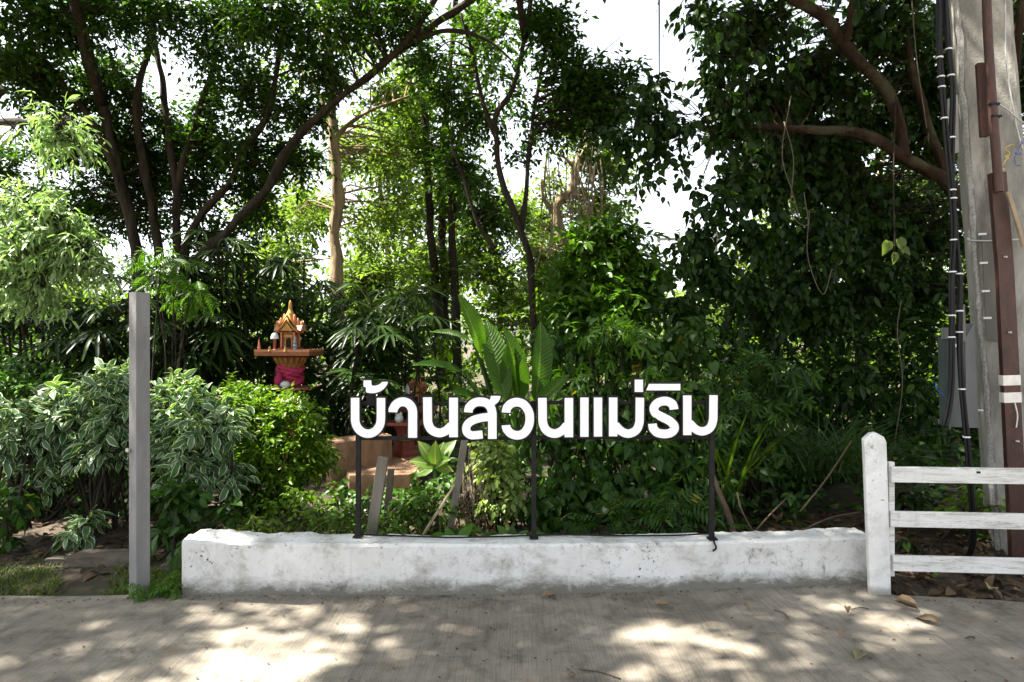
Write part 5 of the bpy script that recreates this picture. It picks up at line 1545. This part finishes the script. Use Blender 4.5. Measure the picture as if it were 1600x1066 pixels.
for k in range(40):
    x0, y0 = R.uniform(712, 765), R.uniform(690, 750)
    MB().tube(spline([P(x0, y0, 5.4), P(x0 + R.normal(0, 8), y0 + 40, 5.33), P(x0 + R.normal(0, 12), y0 + R.uniform(60, 100), 5.36)], 4), R.uniform(.002, .004), 4, cap=False).build('dry_strand', M_VINE, dry)

# thick vine-covered growth behind the sign
KW_V = dict(droop=.5, spread=.7, leafdroop=.75, jitter=.3, upness=.6)
vk = (T_HEART, L_VINE, 5, .22, .10, KW_V)
shrub('vine_thicket', 'dense dark vine thicket behind the middle letters of the sign', [(880, 560, 6.3, 44), (940, 540, 6.3, 50), (900, 630, 6.1, 46), (960, 620, 6.1, 44), (850, 680, 6.0, 40), (920, 700, 5.9, 44), (880, 760, 5.6, 44), (950, 770, 5.5, 44), (840, 790, 5.5, 34), (900, 820, 5.2, 24)], 40, vk, (.5, 6, 0), 'vine', 300)
shrub('vine_thicket', 'dense dark vine thicket behind the last letters of the sign', [(1010, 560, 6.2, 46), (1070, 540, 6.2, 46), (1020, 640, 6.0, 46), (1080, 620, 6.0, 44), (1000, 720, 5.7, 46), (1070, 720, 5.8, 44), (1020, 790, 5.4, 40), (1080, 800, 5.4, 30)], 40, vk, (1.4, 6, 0), 'vine', 300)
shrub('palmate_shrub', 'shrub with hand-shaped leaves standing right of the sign end', [(1190, 580, 5.9, 40), (1150, 620, 5.8, 36), (1220, 600, 5.9, 34), (1190, 660, 5.7, 40), (1150, 700, 5.6, 34), (1210, 700, 5.8, 30), (1130, 760, 5.5, 24)], 22, (T_PALM5, L_VINE, 4, .2, .14, KW_V), (2.1, 5.8, 0), n_obj=160)
shrub('palmate_creeper', 'creeper with hand-shaped leaves over the thicket behind the sign', [(960, 520, 6.0, 34), (920, 570, 6.0, 30), (1000, 590, 5.9, 26), (860, 600, 6.0, 24)], 18, (T_PALM5, L_FERN, 3, .2, .13, KW_V), (.9, 6.1, 0), 'vine', 120)
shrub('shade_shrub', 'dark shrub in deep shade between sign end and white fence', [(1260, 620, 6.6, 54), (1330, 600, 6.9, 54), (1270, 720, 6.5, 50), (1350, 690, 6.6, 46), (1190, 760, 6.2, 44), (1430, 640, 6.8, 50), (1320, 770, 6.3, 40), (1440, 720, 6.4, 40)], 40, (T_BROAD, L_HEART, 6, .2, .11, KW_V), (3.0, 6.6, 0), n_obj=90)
shrub('wall_foot_fern', 'low ferny weeds along the wall foot right of the middle sign post', [(1000, 820, 4.7, 22), (1060, 820, 4.75, 20), (940, 830, 4.6, 16), (1040, 790, 5.0, 24), (1110, 830, 4.8, 14), (1180, 835, 4.8, 12)], 7, (T_PINNATE, L_VINE, 3, .12, .24, KW_ROS), P(1010, 855, 4.8), 'fern', 80, 4)
shrub('fence_weed', 'bright green weeds in the leaf litter behind the white fence', [(1520, 770, 4.55, 14), (1500, 790, 4.5, 10), (1440, 880, 4.45, 10), (1500, 882, 4.5, 10), (1560, 790, 4.6, 10)], 6, (T_LENS, L_SHRUB, 5, .08, .085, KW_ROS), P(1500, 850, 4.6), 'plant', 80, 2, nstem=2)
shrub('bank_creeper', 'dark green creeper over the bank behind the white fence', [(1420, 780, 4.9, 30), (1460, 800, 4.9, 26), (1500, 830, 4.8, 20), (1400, 840, 4.7, 16), (1560, 840, 4.8, 20), (1420, 720, 5.4, 24)], 14, (T_BROAD, L_HEART, 5, .13, .075, KW_ROS), P(1460, 860, 4.9), 'creeper', 100, 4, nstem=2)
shrub('pinnate_sapling', 'sapling with bright feathery leaves above the grey post', [(255, 410, 6.6, 26), (285, 445, 6.6, 30), (230, 430, 6.6, 24), (270, 475, 6.6, 20)], 7, (T_PINNATE, L_FERN, 4, .16, .17, KW_DROOP), P(262, 700, 6.6) - Vector((0, 0, .4)), 'sapling', 100, 3, nstem=3)

shrub('weed_patch', 'yellow-green weeds behind the wall left of the first sign post', [(440, 800, 4.9, 24), (490, 810, 4.8, 22), (530, 820, 4.8, 20), (400, 815, 4.7, 16), (470, 775, 5.1, 20), (515, 785, 5.2, 18)], 20, (T_BROAD, L_SHRUB, 6, .12, .05, KW_ROS), P(470, 850, 4.9), 'plant', 160, 5)
shrub('weed_patch', 'dark green weeds round the foot of the low tan platform', [(535, 770, 6.2, 20), (560, 785, 6.0, 22), (600, 790, 5.8, 20), (640, 780, 5.9, 22), (590, 815, 5.3, 20), (560, 825, 5.0, 16), (690, 760, 5.8, 22)], 22, (T_BROAD, L_HEDGE, 6, .14, .07, KW_ROS), P(600, 830, 5.6), 'plant', 140, 5)

# banana-like plant with big upright paddles
bn = empty('banana_plant', (gx(790, 5.8), 5.8, 0), 'banana plant with large upright paddle leaves behind the sign', 'banana plant')
pos, ax, nr, sc = [], [], [], []
core = Vector((gx(800, 5.8), 5.8, .5))
MB().tube([core - Vector((0, 0, .55)), core, P(800, 640, 5.8)], [.07, .06, .04], 10).build('stem', L_BANANA, bn, smooth='all')
for bx_, by, tx, ty, w, face in ((793, 640, 764, 500, 1.15, .1), (805, 650, 791, 545, .95, -.3), (815, 640, 808, 520, .8, .8), (834, 640, 857, 512, .95, .5), (752, 560, 735, 470, .9, .6), (740, 535, 680, 508, .95, 0), (730, 585, 655, 556, 1.0, 0), (740, 600, 700, 628, .8, 0), (770, 640, 715, 600, .9, .3), (830, 640, 880, 590, .8, 0)):
    a, b_ = P(bx_, by, 5.8 + R.uniform(-.12, .12)), P(tx, ty, 5.78 + R.uniform(-.28, .2))
    v_ = b_ - a
    pos.append(a); ax.append(v_.normalized()); sc.append(v_.length * 1.03)
    hz = abs(v_.normalized().z) < .6
    nr.append(Vector((0, -.5, 1)) if hz else Vector((face, -1, .35)))
leaves(bn, T_PADDLE, (np.array(pos), np.array(ax), np.array(nr), np.array(sc)), L_BANANA, 50)
for p in pos: MB().tube([core, core.lerp(p, .6), p], [.02, .016, .011], 6, cap=False).build('petiole', L_BANANA, bn, smooth='all')

df = empty('dumb_cane', P(680, 790, 5.5), 'dumb cane with cream-splashed yellow-green leaves below the sign', 'plant')
MB().tube([P(680, 800, 5.5), P(679, 760, 5.5), P(680, 725, 5.5)], [.02, .017, .012], 8).build('stem', L_DIEFF, df, smooth='all')
pos, ax, nr, sc = [], [], [], []
for tx, ty, s_ in ((655, 684, .24), (708, 684, .26), (640, 715, .22), (678, 672, .22), (700, 712, .2), (660, 735, .2), (712, 735, .17), (690, 690, .2)):
    a = P(680, 728, 5.5); b_ = P(tx, ty, 5.5 + R.uniform(-.2, .05)); v_ = (b_ - a).normalized()
    pos.append(a); ax.append(v_); nr.append(Vector((-v_.x * .5, -.8, .7))); sc.append(s_)
leaves(df, T_BROAD, (np.array(pos), np.array(ax), np.array(nr), np.array(sc)), L_DIEFF, 20)
for (cx, lab, pl) in ((710, 'low broad-leaved plant against the wall left of the middle sign post', ((665, 832, .13), (690, 838, .15), (725, 835, .15), (745, 840, .12), (700, 828, .12))), (800, 'low broad-leaved plant against the wall beside the middle sign post', ((762, 832, .15), (785, 828, .15), (815, 836, .13), (850, 826, .16), (800, 822, .12)))):
    t = empty('wall_foot_plant', P(cx, 850, 4.42), lab, 'plant')
    pos, ax, nr, sc = [], [], [], []
    for tx, ty, s_ in pl:
        a = P(cx + (tx - cx) * .35, 850, 4.42); b_ = P(tx, ty, 4.38 + R.uniform(-.06, .06)); v_ = (b_ - a).normalized()
        MB().tube([P(cx, 862, 4.42), a], .004, 5).build('stalk', L_FERN, t)
        pos.append(a); ax.append(v_); nr.append(Vector((0, -.55, .9))); sc.append(s_)
    leaves(t, T_BROAD, (np.array(pos), np.array(ax), np.array(nr), np.array(sc)), L_FERN, 20)

# arching grass clump and tall reed blades
def blades(name, label, cx, n, w, h, mat, kind=None, cat_='grass', droop=.9, wd=.012, lean=(0, 0)):
    rows = [(0, wd), (.3, wd * .9), (.6, wd * .7), (.85, wd * .4), (1, 0)]
    tpl = strip(rows, .1, droop)
    c = np.array(cx)
    b_ = c + np.stack([R.normal(0, w, n), R.normal(0, w * .7, n), np.zeros(n)], 1)
    a = R.uniform(0, 2 * math.pi, n); k = R.uniform(.2, .8, n)
    ax = np.stack([np.cos(a) * k + lean[0], np.sin(a) * k + lean[1], np.ones(n)], 1)
    nr = np.stack([-np.cos(a), -np.sin(a), k], 1)
    L = (b_, norm_(ax), nr, h * R.uniform(.6, 1.2, n))
    t = empty(name, cx, label, cat_)
    leaves(t, tpl, L, mat, 60 if kind is None else 0, single='blade')
    return t


blades('grass_clump', 'dark clump of long arching grass beside the white fence post', P(1320, 735, 5.5), 170, .16, .62, L_DGRASS)
blades('grass_clump', 'dark long grass hanging in the shade left of the white fence', P(1270, 745, 5.8), 120, .15, .6, L_DGRASS)
blades('reed_clump', 'few tall upright reed blades next to the end sign post', P(1140, 780, 5.4), 12, .05, 1.1, L_MID, droop=.25, wd=.011)
blades('grass_tuft', 'sunlit grass tuft behind the wall left of the wooden stakes', P(470, 838, 4.65), 110, .18, .26, L_GRASS)
blades('grass_tuft', 'sunlit grass tuft behind the wall end near the grey post', P(400, 842, 4.6), 90, .15, .2, L_GRASS)
blades('grass_tuft', 'thin grass tuft between the wooden stakes and bamboo stick', P(640, 842, 4.7), 70, .12, .28, L_GRASS)

# ------------------------------------------------------------------ ground cover
def scatter_grass(n, xr, yr, h, seed):
    x = R.uniform(*xr, n); y = R.uniform(*yr, n)
    keep = np.array([noise.noise(Vector((a * 2.1, b_ * 2.6, seed))) > -.22 for a, b_ in zip(x, y)]); x, y = x[keep], y[keep]
    n = len(x)
    z = np.array([ground_z(a, b_) for a, b_ in zip(x, y)])
    a = R.uniform(0, 6.28, n); k = R.uniform(.3, 1.1, n)
    return np.stack([x, y, z - .004], 1), norm_(np.stack([np.cos(a) * k, np.sin(a) * k, np.ones(n)], 1)), np.stack([-np.cos(a), -np.sin(a), k], 1), h * R.uniform(.5, 1.3, n)


T_BLADE = strip([(0, .05), (.5, .04), (1, 0)], .1, .35)
Lg = cat([scatter_grass(9000, (-5.2, -1.95), (4.02, 4.42), .055, 1), scatter_grass(1500, (-5.2, -1.95), (4.4, 4.8), .05, 2), scatter_grass(1500, (-1.9, .2), (4.3, 5.2), .09, 3)])
tag(link('grass', leaf_mesh('grass', T_BLADE, *Lg, L_GRASS)), 'short thin grass strip along the road edge', 'grass', kind='stuff')
def scatter_leaf(n, xr, yr, size, lift=.012):
    x = R.uniform(*xr, n); y = R.uniform(*yr, n)
    z = np.array([ground_z(a, b_) for a, b_ in zip(x, y)]) + R.uniform(0, lift, n)
    return np.stack([x, y, z], 1), rand_dir(n) * np.array([1, 1, .25]), np.array([0, 0, 1.]) + R.normal(0, .35, (n, 3)), size * R.uniform(.5, 1.3, n)


Lg = cat([scatter_leaf(900, (-5.5, -1.9), (4.35, 5.8), .07), scatter_leaf(1800, (2.3, 5.0), (4.0, 5.6), .075, .04), scatter_leaf(700, (-1.9, 2.3), (4.35, 5.6), .07), scatter_leaf(500, (1.2, 2.4), (4.5, 6), .09)])
tag(link('leaf_litter', leaf_mesh('leaf_litter', T_BROAD, *Lg, L_DRY)), 'brown dead leaf litter over the soil', 'leaf litter', kind='stuff')
# feathery weed at the foot of the grey post
shrub('feathery_weed', 'low feathery green weed at the foot of the grey post', [(225, 915, 4.0, 9), (255, 912, 4.02, 10), (270, 900, 4.05, 9)], 9, (T_PINNATE, L_FERN, 3, .05, .10, KW_ROS), P(245, 925, 4.05), 'plant', 80, 2, nstem=0)

# stones lying on the bare soil
M_STONE = simple('brown_stone', (.085, .068, .05), .9, .35, 9, bmp=.7)
for x, y, w, h, lab in ((150, 884, .42, .07, 'long flat brown stone slab on the soil left of the grey post'), (85, 882, .2, .04, 'small flat brown stone beside the long stone slab'), (263, 893, .16, .05, 'brown stone behind the grey post foot'), (100, 898, .1, .03, 'little stone in the grass in front of the stone slab')):
    Y = EYE * FPX / (y + 8 - 533)
    c = Vector((gx(x, Y), Y + .1, ground_z(gx(x, Y), Y)))
    bm = bmesh.new(); bmesh.ops.create_icosphere(bm, subdivisions=3, radius=1.0)
    for v_ in bm.verts:
        q = v_.co.copy(); q = Vector((max(-.8, min(.8, q.x * 1.2)), max(-.75, min(.75, q.y * 1.2)), max(-.6, min(.6, q.z * 1.2))))
        q *= 1 + .22 * noise.noise(q * 1.7 + c)
        v_.co = Vector((q.x * w * .6, q.y * w * .3, q.z * h)) + c + Vector((0, 0, h * .35))
    me = bpy.data.meshes.new('stone'); bm.to_mesh(me); bm.free()
    tag(link('stone', me, M_STONE), lab, 'stone')

# fallen leaves on the road, each one curled its own way
T_CURL = [strip([(0, .01), (.15, .16), (.4, .27), (.7, .2), (1, 0)], f_, d_, w_) for f_, d_, w_ in ((.5, .25, .12), (.8, -.1, .2), (.3, .4, .15))]
L_FALL = leafmat('fallen_brown_leaf', (.13, .085, .05), (.25, .18, .11), .12, .7)
L_DRYG = leafmat('half_dry_leaf', (.16, .15, .07), (.24, .21, .11), .15, .6)
big = [(848, 936, .085, .3, 0, 'curled brown leaf on the road at the wall foot'), (1434, 956, .12, 2.6, 1, 'pale brown leaf on the road just in front of the fence'), (1465, 979, .14, 1.9, 2, 'crumpled brown leaf on the road below the fence, largest there'), (1338, 1036, .12, .9, 0, 'greenish half-dry leaf on the road near the bottom right'), (1325, 963, .06, 1.2, 1, 'thin grey-brown leaf on the road between wall end and fence'), (1525, 1004, .05, 2.2, 2, 'small reddish leaf on the road at the far right'), (1310, 998, .05, .4, 1, 'small dark leaf on the road left of the half-dry one'), (1045, 950, .07, 2.9, 0, 'pale flat leaf on the road in front of the wall, right of the middle'), (886, 1061, .05, .5, 2, 'tiny reddish leaf at the bottom middle of the road'), (1170, 957, .055, 1.7, 1, 'small rusty leaf on the road between the two sun patches and the fence'), (130, 915, .09, 1.0, 1, 'dark curled leaf on the grass left of the grey post'), (1545, 925, .13, .7, 2, 'yellowish dry leaf at the foot of the utility pole')]
for x, y, s_, a, k, lab in big:
    p = Vector(gpt(x, y)); p.z = .016
    me = leaf_mesh('fallen_leaf', T_CURL[k], np.array([p]), np.array([[math.cos(a), math.sin(a), .12]]), np.array([[.2 * math.sin(a * 3), -.25, 1.]]), np.array([s_]), L_DRYG if 'greenish' in lab or 'yellowish' in lab else L_FALL)
    o = tag(link('fallen_leaf', me), lab, 'leaf', 'fallen leaves on the road')
    o.modifiers.new('thickness', 'SOLIDIFY').thickness = .0015
tw = MB()
reseed('crumbs')
n = 520
xs = R.uniform(-3, 3, n); ys = np.where(np.arange(n) < 260, R.uniform(2.6, 4.0, n), np.array([road_edge(q) - .06 for q in xs]) - np.abs(R.normal(0, .05, n)))
Lc = (np.stack([xs, ys, np.full(n, .006)], 1), rand_dir(n) * np.array([1, 1, .1]), np.array([0, 0, 1.]) + R.normal(0, .2, (n, 3)), R.uniform(.006, .022, n))
tag(link('leaf_crumbs', leaf_mesh('leaf_crumbs', T_BROAD, *Lc, L_DRY)), 'tiny leaf crumbs scattered over the concrete road', 'debris', kind='stuff')
for k, q in enumerate((((1330, 954), (1345, 951), (1358, 953)), ((1210, 955), (1225, 960), (1232, 968)), ((905, 1048), (940, 1053), (970, 1063)))):
    tag(MB().tube(spline([Vector(gpt(*p)) + Vector((0, 0, .006)) for p in q], 4), .0028, 5).build('fallen_twig', M_ROOT, smooth='all'), ('reddish fallen twig on the road near the fence post', 'short fallen twig on the road right of the sun patch', 'thin fallen twig at the bottom of the road left of the bright sun patch')[k], 'twig')
